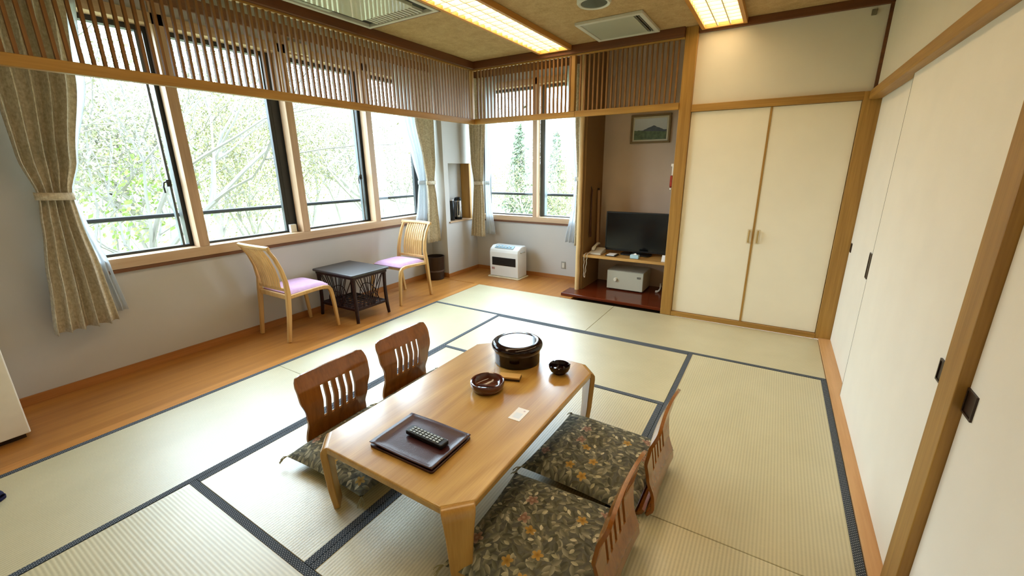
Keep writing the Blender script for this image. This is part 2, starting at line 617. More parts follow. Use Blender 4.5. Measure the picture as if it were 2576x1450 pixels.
# alcove
AY = 1.70
struct(MB().box(1.2, 2.34, AY, AY + .06, -.06, 2.76).build('wall_alcove', WALL_PINK))
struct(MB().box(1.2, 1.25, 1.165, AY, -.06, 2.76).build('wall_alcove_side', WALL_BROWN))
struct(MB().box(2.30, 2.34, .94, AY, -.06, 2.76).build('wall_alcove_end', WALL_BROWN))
ab = MB().prism([(1.10, .915), (2.225, .915), (2.225, .94), (2.30, .94), (2.30, AY), (1.25, AY), (1.25, 1.165), (1.10, 1.165)], 0, .032).build('trim_1', W_ALCOVE, bevel=.004)
struct(ab, 'dark red lacquered alcove floor board')
# closet wall over the doors
struct(MB().box(2.325, 3.60, .875, .96, 1.925, 2.53).build('wall_closet', WALL_CREAM))
struct(MB().box(2.325, 3.60, 1.0, 1.04, 0, 1.93).build('wall_closet_rear', plain('closet_inside', (60, 48, 36), .9)))
# right wall above the lintel, and behind the sliding panels
struct(MB().box(3.565, 3.66, -4.5, .96, 1.9262, 2.53).build('wall_right', WALL_CREAM))
struct(MB().box(3.64, 3.70, -4.5, .96, -.06, 1.95).build('wall_right_rear', plain('corridor_dark', (90, 80, 66), .9)))
struct(MB().box(-.98, 3.66, -4.56, -4.44, -.06, 2.76).build('wall_rear', WALL_CREAM))

# ceiling
ceil = struct(MB().box(.0, 3.62, -4.5, .88, 2.53, 2.56).build('ceiling', CEIL))
MB().box(.05, .86, -.63, -.60, 2.517, 2.53).build('batten', W_DARK_X, ceil)
MB().box(.05, .86, -1.92, -1.89, 2.517, 2.53).build('batten', W_DARK_X, ceil)
cb = struct(MB().box(-.98, .0, -4.5, 1.74, 2.72, 2.76).box(-.02, 2.34, .86, 1.76, 2.72, 2.76).box(-.03, 0, -4.5, .84, 2.53, 2.72).box(0, 2.34, .84, .87, 2.53, 2.72).build('ceiling_window_bay', PALE_CEIL))
# ceiling edge trims and rails
struct(MB().box(-.035, .045, -4.44, .88, 2.455, 2.53).build('trim_2', W_DARK_Y, bevel=.004), 'dark brown ceiling edge beam over the window lattice')
struct(MB().box(.045, 2.225, .80, .88, 2.455, 2.53).build('trim_3', W_DARK_X, bevel=.004), 'dark brown ceiling edge beam over the far lattice')
struct(MB().box(2.325, 3.565, .842, .876, 2.475, 2.53).build('trim_4', W_DARK_X, bevel=.003), 'brown ceiling edge strip above the closet')
struct(MB().box(3.535, 3.566, -4.44, .842, 2.485, 2.53).build('trim_5', W_DARK_Y, bevel=.003), 'brown ceiling edge strip above the sliding panels')
# pillars
struct(MB().box(2.225, 2.325, .835, .94, 0, 2.53).build('trim_6', W_POST_Z, bevel=.004), 'thick golden brown wooden pillar between alcove and closet')
struct(MB().box(3.497, 3.66, .843, .91, 0, 1.925).build('trim_7', W_POST_Z, bevel=.003), 'golden brown wooden post in the far right corner')
struct(MB().box(3.545, 3.567, .853, .876, 1.925, 2.49).build('trim_8', W_DARK_X), 'thin dark corner strip above the far right post')
struct(MB().box(3.545, 3.60, -1.80, -1.68, 0, 1.867).build('trim_9', W_POST_Z, bevel=.003), 'wooden post between the sliding panels on the right')
struct(MB().box(2.325, 3.50, .843, .90, 1.868, 1.926).build('trim_10', W_POST_X, bevel=.003), 'wooden lintel over the closet doors')
struct(MB().box(2.325, 3.497, .838, .91, 0, .042).build('trim_11', W_POST_X, bevel=.003), 'wooden sill under the closet doors')
struct(MB().box(3.528, 3.60, -4.44, .842, 1.867, 1.926).build('trim_12', W_POST_Y, bevel=.003), 'long wooden lintel over the sliding panels')
struct(MB().box(3.521, 3.64, -4.44, .842, -.056, .012).build('trim_13', wood('sill_light_y', (196, 146, 92), (220, 174, 120), 1, .4), bevel=.002), 'pale wooden floor sill under the sliding panels')
# baseboards
struct(MB().box(WX, WX + .012, -4.44, .915, -.001, .06).box(WX + .012, NX, .903, .915, -.001, .06).box(NX, NX + .012, .903, FY, -.001, .05).build('baseboard_left', W_BASE_Y))
struct(MB().box(NX + .012, 1.2, FY - .012, FY, -.001, .05).build('baseboard_far', W_BASE_X))

# ------------------------------------------------------------------ closet and sliding doors
for k, (xa, xb, hx) in enumerate(((2.328, 2.922, 2.899), (2.936, 3.494, 2.966))):
    d = struct(MB().box(xa, xb, .868, .90, .044, 1.866).build('door_%d' % (k + 1), CLOSET, bevel=.002))
    h = MB().tube([(hx, .868, .872), (hx, .845, .868), (hx, .842, .845), (hx, .842, .80), (hx, .845, .776), (hx, .868, .772)], .006, 8)
    h.build('handle', BRASS, d, smooth=True)
    MB().box(hx - .014, hx + .014, .8655, .868, .76, .886).build('back_plate', CREAM, d)
struct(MB().box(2.922, 2.936, .862, .90, .044, 1.866).build('trim_14', W_POST_Z), 'narrow brown strip between the closet doors')


def hikite(panel, x, y, z, hy, hz):
    o = MB()
    t = .006
    o.box(x - .004, x + .002, y - hy, y + hy, z - hz, z - hz + t).box(x - .004, x + .002, y - hy, y + hy, z + hz - t, z + hz)
    o.box(x - .004, x + .002, y - hy, y - hy + t, z - hz + t, z + hz - t).box(x - .004, x + .002, y + hy - t, y + hy, z - hz + t, z + hz - t)
    o.box(x - .0012, x + .001, y - hy + t, y + hy - t, z - hz + t, z + hz - t)
    return o.build('finger_pull', DARKBROWN, panel)


d3 = struct(MB().box(3.603, 3.625, -.45, .838, .013, 1.885).build('door_3', FUSUMA_W, bevel=.002))
hikite(d3, 3.602, .775, .80, .022, .035)
hikite(d3, 3.602, .005, .815, .030, .08)
d4 = struct(MB().box(3.572, 3.594, -1.679, -.212, .013, 1.875).build('door_4', FUSUMA, bevel=.002))
MB().box(3.5715, 3.5945, -.212, -.207, .013, 1.875).build('edge_strip', plain('panel_edge_grey', (150, 142, 128), .6), d4)
hikite(d4, 3.571, -1.605, .80, .034, .036)
d5 = struct(MB().box(3.572, 3.594, -3.30, -1.801, .013, 1.875).build('door_5', FUSUMA, bevel=.002))
hikite(d5, 3.571, -1.835, .808, .032, .036)
d6 = struct(MB().box(3.603, 3.625, -4.44, -3.10, .013, 1.875).build('door_6', FUSUMA, bevel=.002))

# ------------------------------------------------------------------ windows
win1 = struct(MB().box(-.99, WX + .018, WIN_Y0 - .025, WIN_Y1, WIN_Z0 - .035, WIN_Z0 + .04).build('window_1', W_SILL_Y, bevel=.003))
MB().box(-.86, WX + .022, WIN_Y0 - .025, WIN_Y1, WIN_Z0 - .06, WIN_Z0 - .0355).build('lower_trim', W_DARK_Y, win1)
MB().box(-.99, WX + .012, WIN_Y0 - .025, WIN_Y1, WIN_Z1 - .02, WIN_Z1 + .05).build('head_frame', W_SILL_Y, win1)
posts = [-1.755, -.86, .035]
for p in [WIN_Y0 + .01] + posts:
    MB().box(-.905, WX + .012, p - .036, p + .036, WIN_Z0 + .0405, 2.60).build('post', W_SILL_Z, win1, bevel=.002)
bays = [(WIN_Y0 + .04, posts[0]), (posts[0], posts[1]), (posts[1], posts[2]), (posts[2], WIN_Y1 - .01)]
for k, (a, b) in enumerate(bays):
    # aluminium frame of the bay and its sash
    fr = MB().box(-.985, -.92, a + .001, b - .001, WIN_Z0 + .0405, WIN_Z0 + .058).box(-.985, -.92, a + .001, b - .001, WIN_Z1 - .055, WIN_Z1 - .0205)
    fr.box(-.985, -.92, a + .001, a + .03, WIN_Z0 + .058, WIN_Z1 - .055)
    wd = (.11, .13, .11, .13)[k]
    fr.box(-.985, -.92, b - wd * .55, b - .001, WIN_Z0 + .058, WIN_Z1 - .055)
    s = fr.build('sash', ALU, win1)
    MB().box(-.956, -.92, b - wd * .55 - (.046 if k in (0, 2) else .065), b - wd * .55 - .03, WIN_Z0 + .058, WIN_Z1 - .055).build('stile', ALU if k in (1, 3) else ALU_L, s)
    if k in (1, 3):
        MB().box(-.95, -.918, b - wd * .55 - .03, b - wd * .55, WIN_Z0 + .058, WIN_Z1 - .055).build('stile', ALU, s)
    MB().box(-.9465, -.9425, a + .03, b - wd * .55 - .001, WIN_Z0 + .058, WIN_Z1 - .055).build('pane', GLASS, s)
    if k in (0, 2):
        y = b - wd * .55 - .05
        lk = MB().box(-.92, -.905, y - .016, y + .016, 1.31, 1.36)
        lk.tube([(-.905, y, 1.345), (-.893, y - .02, 1.347), (-.89, y - .038, 1.34), (-.89, y - .045, 1.31), (-.89, y - .043, 1.265)], .006, 6)
        lk.build('latch', BLACK, s)

win2 = struct(MB().box(FX0 - .02, FX1, FY - .018, 1.75, FZ0 - .03, FZ0 + .035).build('window_2', W_SILL_X, bevel=.003))
MB().box(FX0 - .02, FX1, FY - .022, FY + .03, FZ0 - .052, FZ0 - .0305).build('lower_trim', W_DARK_X, win2)
MB().box(FX0 - .02, FX1, FY - .012, 1.75, FZ1 - .02, FZ1 + .05).build('head_frame', W_SILL_X, win2)
MB().box(.365, .425, FY - .012, 1.66, FZ0 + .0355, 2.60).build('post', W_SILL_Z, win2, bevel=.002)
for k, (a, b) in enumerate(((FX0, .37), (.42, FX1))):
    fr = MB().box(a, b, 1.67, 1.74, FZ0 + .0355, FZ0 + .05).box(a, b, 1.67, 1.74, FZ1 - .05, FZ1 - .0205)
    fr.box(a, a + .07, 1.67, 1.74, FZ0 + .05, FZ1 - .05).box(b - .05, b, 1.67, 1.74, FZ0 + .05, FZ1 - .05)
    s = fr.build('sash', ALU_L if k else ALU, win2)
    MB().box(a + .07, b - .05, 1.703, 1.707, FZ0 + .05, FZ1 - .05).build('pane', GLASS, s)

# curtain boxes over the windows
pb = MB().box(-.70, -.68, -4.40, .913, 2.515, 2.60).build('curtain_box', W_DARK_Y)
tag(pb, 'long brown curtain box board above the row of windows', 'curtain box')
MB().box(-.815, -.7005, -4.40, .913, 2.590, 2.60).build('curtain_track', OFFW, pb)
pb2 = MB().box(NX + .002, 1.198, 1.44, 1.46, 2.505, 2.60).build('curtain_box', W_DARK_X)
tag(pb2, 'short brown curtain box board above the corner window', 'curtain box')
MB().box(NX + .002, 1.198, 1.4605, 1.575, 2.590, 2.60).build('curtain_track', OFFW, pb2)
wb = MB().box(-.808, -.775, -.80, -.60, 2.425, 2.515).build('notice_plate', CREAM, bevel=.004)
tag(wb, 'pale cream plate fixed above the window, seen through the lattice', 'plate')


# outside railings
def railing(name, label, a, b):
    t = thing(name, label, 'railing', a)
    a, b = Vector(a), Vector(b)
    MB().tube([a, b], .018, 8).build('rail_bar', IRON, t, smooth=True)
    d = (b - a)
    nrm = Vector((1, 0, 0)) if abs(d.y) > abs(d.x) else Vector((0, -1, 0))
    for f in (.005, .995):
        p = a + d * f
        MB().tube([p, p + nrm * .14], .011, 8).build('bracket', IRON, t, smooth=True)


railing('window_railing', 'dark metal safety rail running outside the row of windows', (-1.12, -2.75, 1.085), (-1.12, 1.0, 1.062))
railing('window_railing', 'dark metal safety rail outside the corner window', (-.55, 1.86, 1.06), (1.2, 1.86, 1.06))

# ------------------------------------------------------------------ lattice screens
SP = .0445
slat_y = MB().box(-.011, .011, -.0075, .0075, 0, .52)


def screen(label, a, b, along, fixed, posts_):
    if along == 'y':
        t = thing('lattice_screen', label, 'screen', (fixed, a, 1.89))
    else:
        t = thing('lattice_screen', label, 'screen', (a, fixed, 1.89))
    org = ORG[t]
    r1, r2 = MB(), MB()
    if along == 'y':
        r1.box(fixed - .02, fixed + .022, a, b, 1.892, 1.948)
        r2.box(fixed - .015, fixed + .015, a, b, 2.442, 2.4545)
    else:
        r1.box(a, b, fixed - .022, fixed + .02, 1.892, 1.948)
        r2.box(a, b, fixed - .015, fixed + .015, 2.442, 2.4545)
    mt = W_POST_Y if along == 'y' else W_POST_X
    r1.build('bottom_rail', mt, t, bevel=.003)
    r2.build('top_rail', mt, t)
    for p in posts_:
        q = MB()
        if along == 'y':
            q.box(fixed - .022, fixed + .024, p - .02, p + .02, 1.949, 2.4415)
        else:
            q.box(p - .02, p + .02, fixed - .024, fixed + .022, 1.949, 2.4415)
        q.build('post', W_POST_Z, t)
    n = int((b - a - .04) / SP)
    me = None
    for i in range(n):
        p = a + .045 + i * SP
        if p > b - .02:
            break
        if any(abs(p - c) < .03 for c in posts_):
            continue
        if me is None:
            q = MB()
            if along == 'y':
                q.box(-.010, .010, -.0072, .0072, 0, .4935)
            else:
                q.box(-.0072, .0072, -.010, .010, 0, .4935)
            o = q.build('slat', W_SLAT, t, local=True)
            me = o
        else:
            o = me.copy(); C.objects.link(o); o.parent = t
        loc = Vector((fixed, p, 1.9485)) if along == 'y' else Vector((p, fixed, 1.9485))
        o.location = loc - org
    return t


screen('long hanging lattice of upright wooden slats in front of the row of windows', -3.60, .835, 'y', .0, [.81])
screen('short slatted wooden lattice hanging in front of the corner window', .025, 1.245, 'x', .84, [1.222])
screen('slatted wooden lattice over the television alcove', 1.247, 2.224, 'x', .84, [])


# ------------------------------------------------------------------ curtains
def cloth(axis, fixed, rows, folds, amp, phase=0.0, nu=90, nv=44, jit=.0, seed=1):
    """rows: list of (z, a, b, ampfactor) ; a..b extents along the wall axis"""
    rnd = random.Random(seed)
    ph = [rnd.uniform(-.5, .5) for _ in range(folds + 2)]
    am = [rnd.uniform(.6, 1.2) for _ in range(folds + 2)]
    o = MB()
    zs = [r[0] for r in rows]

    def interp(z):
        for i in range(len(rows) - 1):
            if rows[i][0] >= z >= rows[i + 1][0]:
                t = (rows[i][0] - z) / (rows[i][0] - rows[i + 1][0])
                t2 = t * t * (3 - 2 * t) * .5 + t * .5
                return [rows[i][k] + (rows[i + 1][k] - rows[i][k]) * t2 for k in (1, 2, 3)]
        return list(rows[-1][1:4])

    def fn(u, v):
        z = zs[0] + (zs[-1] - zs[0]) * v
        a, b, k = interp(z)
        s = u * folds
        i = int(min(s, folds - 1e-6))
        local = amp * k * (am[i] * (1 - (s - i)) + am[i + 1] * (s - i))
        d = math.sin(2 * PI * s + phase + ph[i] * (1 - (s - i)) + ph[i + 1] * (s - i)) * local
        d += math.sin(2 * PI * s * 2.3 + v * 3) * local * .18
        c = a + (b - a) * u + math.cos(2 * PI * s + phase) * local * .25
        if axis == 'y':
            return (fixed + d, c, z)
        return (c, fixed - d, z)
    o.grid(nu, nv, fn)
    return o


def solid(o, t=.003):
    md = o.modifiers.new('thickness', 'SOLIDIFY')
    md.thickness = t
    return o


def band(axis, fixed, z, a, b, depth, tilt, name, parent, mat, h=.045):
    o = MB()
    n = 24
    prof = []
    cx = (a + b) / 2

    def fn(u, v):
        th = 2 * PI * u
        c = cx + (b - a) / 2 * math.cos(th)
        d = depth * math.sin(th)
        zz = z + (v - .5) * h + tilt * (c - cx)
        return (fixed + d, c, zz) if axis == 'y' else (c, fixed - d, zz)
    o.grid(n, 2, fn)
    return solid(o.build(name, mat, parent, smooth=True), .004)


def curtain(name, label, cat, axis, fixed, rows, folds, amp, mat, tie=None, seed=1, phase=0.0, tmat=None):
    base = (fixed, (rows[-1][1] + rows[-1][2]) / 2, rows[-1][0]) if axis == 'y' else ((rows[-1][1] + rows[-1][2]) / 2, fixed, rows[-1][0])
    t = thing(name, label, cat, base)
    c = cloth(axis, fixed, rows, folds, amp, phase, seed=seed).build('fabric', mat, t, smooth=True)
    solid(c, .0025 if mat is DRAPE else .0012)
    if tie:
        band(axis, fixed, *tie, 'tieback', t, tmat or mat)
    return t


LF = -.688
curtain('curtain', 'tall beige patterned drape tied back left of the first window', 'curtain', 'y', LF,
        [(2.51, -2.66, -2.25, 1), (1.98, -2.66, -2.30, 1.0), (1.50, -2.655, -2.40, .9), (1.30, -2.615, -2.465, .75), (1.12, -2.64, -2.46, .8), (.80, -2.69, -2.43, 1.1), (.44, -2.735, -2.415, 1.3)],
        5, .034, DRAPE, (1.285, -2.628, -2.452, .05, -.05), seed=3)
curtain('sheer_curtain', 'narrow white sheer bunched beside the leftmost beige drape', 'curtain', 'y', -.783,
        [(2.585, -2.40, -2.17, 1), (1.98, -2.40, -2.235, 1), (1.5, -2.46, -2.37, .8), (1.30, -2.50, -2.435, .6), (1.12, -2.50, -2.415, .7), (.80, -2.46, -2.36, 1), (.48, -2.44, -2.33, 1.1)],
        3, .014, SHEER, seed=5)
RF = -.645
curtain('curtain', 'beige drape tied in at the waist beside the wall niche', 'curtain', 'y', RF,
        [(2.505, .56, .88, 1), (1.97, .56, .89, 1), (1.5, .66, .88, .8), (1.25, .70, .84, .55), (1.05, .70, .865, .7), (.50, .64, .90, 1.1)],
        5, .026, DRAPE, (1.245, .69, .85, .035, .02), seed=8)
curtain('sheer_curtain', 'white sheer swept to the beige drape beside the niche', 'curtain', 'y', -.74,
        [(2.585, .34, .78, 1), (1.97, .40, .78, 1), (1.5, .58, .80, .7), (1.25, .655, .78, .5), (1.05, .615, .77, .7), (.55, .50, .76, 1.1)],
        5, .018, SHEER, (1.25, .648, .788, .028, .02), seed=9)
FC = 1.475
curtain('curtain', 'beige drape gathered at the left of the corner window', 'curtain', 'x', FC - .06,
        [(2.50, -.50, -.24, 1), (1.95, -.50, -.25, 1), (1.5, -.49, -.29, .8), (1.22, -.45, -.31, .6), (1.0, -.47, -.30, .8), (.50, -.52, -.30, 1.1)],
        5, .022, DRAPE, (1.22, -.455, -.302, .035, .02), seed=12)
curtain('sheer_curtain', 'white sheer tied beside the drape left of the corner window', 'curtain', 'x', FC + .035,
        [(2.585, -.32, -.13, 1), (1.95, -.32, -.14, 1), (1.5, -.33, -.21, .8), (1.22, -.34, -.265, .5), (1.0, -.34, -.25, .7), (.53, -.34, -.19, 1.1)],
        3, .016, SHEER, (1.22, -.345, -.26, .02, .02), seed=13)
curtain('sheer_curtain', 'white sheer tied at the right of the corner window beside the log post', 'curtain', 'x', FC + .02,
        [(2.585, .84, 1.03, 1), (1.93, .855, 1.03, 1), (1.5, .92, 1.05, .8), (1.28, .985, 1.055, .5), (1.0, .96, 1.055, .7), (.51, .865, 1.03, 1.1)],
        3, .016, SHEER, (1.28, .978, 1.062, .022, .02), seed=14)
curtain('curtain', 'narrow grey-beige drape edge behind the log post', 'curtain', 'x', FC - .06,
        [(2.50, 1.00, 1.15, 1), (1.93, 1.00, 1.15, 1), (1.28, 1.04, 1.15, .7), (.49, 1.03, 1.14, 1)],
        3, .014, DRAPE, (1.28, 1.032, 1.158, .022, .0), seed=15)

# ------------------------------------------------------------------ ceiling fittings
LAMP = emit_mat('lamp_diffuser', (1.0, .79, .52, 1), LAMP_STRENGTH)
W_LAMP_X = wood('lamp_frame_wood_x', (178, 118, 44), (210, 152, 74), 0, .45)
W_LAMP_Y = wood('lamp_frame_wood_y', (178, 118, 44), (210, 152, 74), 1, .45)
LAMPGRID = plain('lamp_grid_wood', (242, 226, 190), .5, 0, .3, .05)


def ceiling_light(label, x0, x1, y0, y1):
    t = thing('ceiling_light', label, 'ceiling light', ((x0 + x1) / 2, (y0 + y1) / 2, 2.485))
    fw = .028
    MB().box(x0, x0 + fw, y0, y1, 2.488, 2.5295).build('frame_side', W_LAMP_Y, t, bevel=.002)
    MB().box(x1 - fw, x1, y0, y1, 2.488, 2.5295).build('frame_side', W_LAMP_Y, t, bevel=.002)
    MB().box(x0 + fw, x1 - fw, y0, y0 + fw, 2.488, 2.5295).build('frame_end', W_LAMP_X, t)
    MB().box(x0 + fw, x1 - fw, y1 - fw, y1, 2.488, 2.5295).build('frame_end', W_LAMP_X, t)
    MB().box(x0 + fw, x1 - fw, y0 + fw, y1 - fw, 2.518, 2.526).build('diffuser', LAMP, t)
    iw = (x1 - x0 - 2 * fw)
    for k in (1, 2):
        x = x0 + fw + iw * k / 3
        MB().box(x - .004, x + .004, y0 + fw, y1 - fw, 2.4935, 2.5175).build('long_bar', LAMPGRID, t)
    ny = int((y1 - y0) / .085)
    me = None
    for i in range(1, ny):
        y = y0 + fw + (y1 - y0 - 2 * fw) * i / ny
        if me is None:
            me = MB().box(-iw / 2, iw / 2, -.004, .004, 0, .022).build('cross_bar', LAMPGRID, t, local=True)
            o = me
        else:
            o = me.copy(); C.objects.link(o); o.parent = t
        o.location = Vector(((x0 + x1) / 2, y, 2.495)) - ORG[t]


ceiling_light('long warm ceiling light with wooden grid nearer the window lattice', .86, 1.21, -3.1, .795)
ceiling_light('warm ceiling light with wooden grid reaching the closet wall', 2.35, 2.68, -3.1, .838)

t = thing('ceiling_vent', 'square off-white ceiling vent panel in front of the alcove', 'vent', (1.76, .49, 2.50))
fr = MB()
x0, x1, y0, y1 = 1.49, 2.03, .215, .765
fr.box(x0, x1, y0, y0 + .035, 2.507, 2.5295).box(x0, x1, y1 - .035, y1, 2.507, 2.5295).box(x0, x0 + .035, y0 + .035, y1 - .035, 2.507, 2.5295).box(x1 - .035, x1, y0 + .035, y1 - .035, 2.507, 2.5295)
fr.build('frame', OFFW, t, bevel=.003)
MB().box(x0 + .035, x1 - .085, y0 + .035, y1 - .035, 2.512, 2.529).build('panel', GREYG, t, bevel=.002)
MB().box(x1 - .0849, x1 - .035, y0 + .035, y1 - .035, 2.522, 2.529).build('slot', BLACK, t)
for k in range(2):
    MB().box(x1 - .078 + k * .022, x1 - .070 + k * .022, y0 + .035, y1 - .035, 2.514, 2.5215).build('louver', plain('vent_grey', (110, 108, 92), .5), t)

t = thing('ceiling_speaker', 'round ceiling speaker with white rim and dark grille', 'speaker', (1.80, -.165, 2.5))
MB().lathe([(.118, .0295), (.118, .012), (.108, 0), (.092, .004), (.09, .0295)], 48, (1.80, -.165, 2.5)).build('rim', OFFW, t, smooth=True)
MB().lathe([(.09, .027), (.09, .008), (.06, .004), (.0001, .003)], 48, (1.80, -.165, 2.5)).build('grille', plain('speaker_grille', (84, 86, 70), .6, 0, .4, .1, 200, .4, 400), t, smooth=True)

t = thing('air_conditioner', 'pale green-white ceiling cassette air conditioner beside the lattice', 'air conditioner', (.47, -1.02, 2.5))
x0, x1, y0, y1 = .11, .83, -1.87, -.66
fr = MB().box(x0, x1, y0, y0 + .05, 2.495, 2.5295).box(x0, x1, y1 - .03, y1, 2.495, 2.5295).box(x0, x0 + .03, y0 + .05, y1 - .03, 2.495, 2.5295).box(x1 - .03, x1, y0 + .05, y1 - .03, 2.495, 2.5295)
fr.build('frame', OFFW, t, bevel=.004)
MB().box(x0 + .10, x1 - .10, y0 + .05, y1 - .16, 2.498, 2.528).build('panel', plain('glossy_pale_panel', (206, 210, 186), .08, 0, .5, .02), t, bevel=.003)
for xa in (x0 + .03, x1 - .0999):
    MB().box(xa, xa + .0699, y0 + .05, y1 - .03, 2.520, 2.528).build('outlet_slot', BLACK, t)
    MB().box(xa + .012, xa + .045, y0 + .05, y1 - .40, 2.502, 2.510).build('flap', GREYG, t)
MB().box(x0 + .10, x1 - .10, y1 - .1599, y1 - .03, 2.520, 2.528).build('grille_back', plain('grille_dark', (70, 78, 58), .6), t)
me = None
for i in range(14):
    x = x0 + .13 + i * (x1 - x0 - .26) / 13
    if me is None:
        me = MB().box(-.009, .009, y1 - .155, y1 - .034, 2.503, 2.5195)
        o = me.build('grille_bar', OFFW, t); me = o; bx = x0 + .13
        off = o.location.copy()
        for vv in o.data.vertices:
            vv.co.x += x
    else:
        o = me.copy(); C.objects.link(o); o.parent = t
        o.location = (x - bx, 0, 0)

s = MB().box(3.448, 3.478, .862, .8745, 2.418, 2.456).build('sensor', plain('sensor_grey', (120, 112, 92), .5), bevel=.003)
tag(s, 'tiny grey sensor under the ceiling above the closet', 'sensor')

# ------------------------------------------------------------------ alcove contents
lp = MB()
pts = []; rr = []
rnd = random.Random(4)
for i in range(25):
    z = .032 + (2.52 - .032) * i / 24
    pts.append((1.205 + rnd.uniform(-.002, .002), 1.13 + rnd.uniform(-.002, .002), z)); rr.append(.025 + rnd.uniform(-.0015, .0025))
lp.tube(pts, rr, 14)
struct(lp.build('trim_15', W_LOG, smooth=True), 'slim natural log post at the edge of the alcove')

t = thing('shelf', 'light wooden shelf board carrying the television in the alcove', 'shelf', (1.77, 1.4, .41))
MB().box(1.252, 2.298, 1.16, 1.695, .418, .448).build('board', W_SHELF, t, bevel=.003)
MB().box(1.252, 1.275, 1.20, 1.68, .395, .4175).build('cleat', W_SHELF, t)
MB().box(2.275, 2.298, 1.20, 1.68, .395, .4175).build('cleat', W_SHELF, t)

t = thing('television', 'black flat television on the alcove shelf', 'television', (1.79, 1.42, .449))
tx0, tx1, tz0, tz1, ty = 1.43, 2.135, .485, .925, 1.40
MB().box(tx0, tx1, ty + .002, ty + .045, tz0, tz1).box(1.6, 1.98, ty + .045, ty + .085, tz0 + .03, tz1 - .12).build('body', BLACK, t, bevel=.004)
bz = MB().box(tx0, tx1, ty - .008, ty + .0015, tz0, tz0 + .018).box(tx0, tx1, ty - .008, ty + .0015, tz1 - .012, tz1).box(tx0, tx0 + .012, ty - .008, ty + .0015, tz0 + .018, tz1 - .012).box(tx1 - .012, tx1, ty - .008, ty + .0015, tz0 + .018, tz1 - .012)
bz.build('bezel', BLACK, t)
MB().box(tx0 + .012, tx1 - .012, ty - .004, ty + .0015, tz0 + .018, tz1 - .012).build('screen', SCREEN, t)
MB().box(1.74, 1.84, ty + .0455, ty + .07, .462, .56).build('stand_neck', BLACK, t)
MB().prism(rounded(.17, .085, .05, 5, 1.79, 1.42), .449, .461).build('stand_foot', BLACK, t, bevel=.003)

t = thing('telephone', 'pale desk telephone at the left end of the alcove shelf', 'telephone', (1.40, 1.34, .449))
bm_ = MB().add([(1.30, 1.205, .449), (1.45, 1.205, .449), (1.45, 1.385, .449), (1.30, 1.385, .449), (1.305, 1.21, .468), (1.445, 1.21, .468), (1.445, 1.38, .508), (1.305, 1.38, .508)],
               [(0, 3, 2, 1), (4, 5, 6, 7), (0, 1, 5, 4), (1, 2, 6, 5), (2, 3, 7, 6), (3, 0, 4, 7)])
ph = bm_.build('base', plain('phone_beige', (196, 186, 166), .45), t, bevel=.006)
MB().tube([(1.335, 1.255, .492), (1.335, 1.275, .512), (1.335, 1.34, .532), (1.335, 1.41, .545), (1.335, 1.44, .538)], [.017, .021, .015, .019, .021], 10, flat=.75).build('handset', plain('phone_light', (214, 206, 188), .45), t, smooth=True)
kp = MB()
for i in range(3):
    for j in range(4):
        kx, ky = 1.385 + i * .022, 1.275 + j * .034
        kz = .468 + (ky - 1.25) / .195 * .04
        kp.box(kx - .007, kx + .007, ky - .009, ky + .009, kz - .001, kz + .005)
kp.build('keypad', plain('key_grey', (96, 90, 82), .5), t)['kind'] = 'stuff'
key = [(1.318, 1.203, .462), (1.315, 1.165, .464), (1.312, 1.143, .452), (1.308, 1.140, .38), (1.302, 1.138, .27), (1.293, 1.136, .185), (1.283, 1.136, .20), (1.278, 1.138, .33), (1.277, 1.142, .44), (1.280, 1.165, .462), (1.297, 1.215, .466)]
cp = []
for a, b in zip(key, key[1:]):
    for q in range(6):
        f = q / 6
        k = len(cp)
        cp.append(tuple(a[c] + (b[c] - a[c]) * f + .0035 * (math.cos(k * 1.3) if c == 0 else (math.sin(k * 1.3) if c == 1 else 0)) for c in range(3)))
MB().tube(cp, .004, 6).build('cord', plain('phone_cord', (190, 176, 156), .6), t, smooth=True)

t = thing('memo_tray', 'small dark tray holding a white memo pad beside the telephone', 'tray', (1.56, 1.27, .449))
MB().prism(rounded(.06, .07, .008, 3, 1.56, 1.275), .449, .456).build('tray', BLACK, t)
MB().box(1.515, 1.60, 1.215, 1.325, .4562, .464).build('memo_pad', PAPERW, t)

t = thing('tissue_pack', 'small pale blue tissue pack standing before the television', 'tissue pack', (1.83, 1.22, .449))
MB().box(1.785, 1.88, 1.19, 1.245, .449, .492).build('pack', plain('pale_blue_paper', (176, 208, 220), .5), t, bevel=.008)
MB().grid(6, 4, lambda u, v: (1.80 + u * .065, 1.205 + v * .03, .4925 + .012 * math.sin(u * PI) * math.sin(v * PI) + .004 * math.sin(u * 9 + v * 5))).build('tissue', PAPERW, t, smooth=True)

t = thing('table_sign', 'small white folded tent card at the right end of the alcove shelf', 'card', (2.135, 1.24, .449))
MB().add([(2.115, 1.20, .449), (2.205, 1.20, .449), (2.205, 1.262, .449), (2.115, 1.262, .449), (2.117, 1.23, .512), (2.203, 1.23, .512)],
         [(0, 3, 2, 1), (0, 1, 5, 4), (2, 3, 4, 5), (1, 2, 5), (3, 0, 4)]).build('folded_card', PAPERW, t)

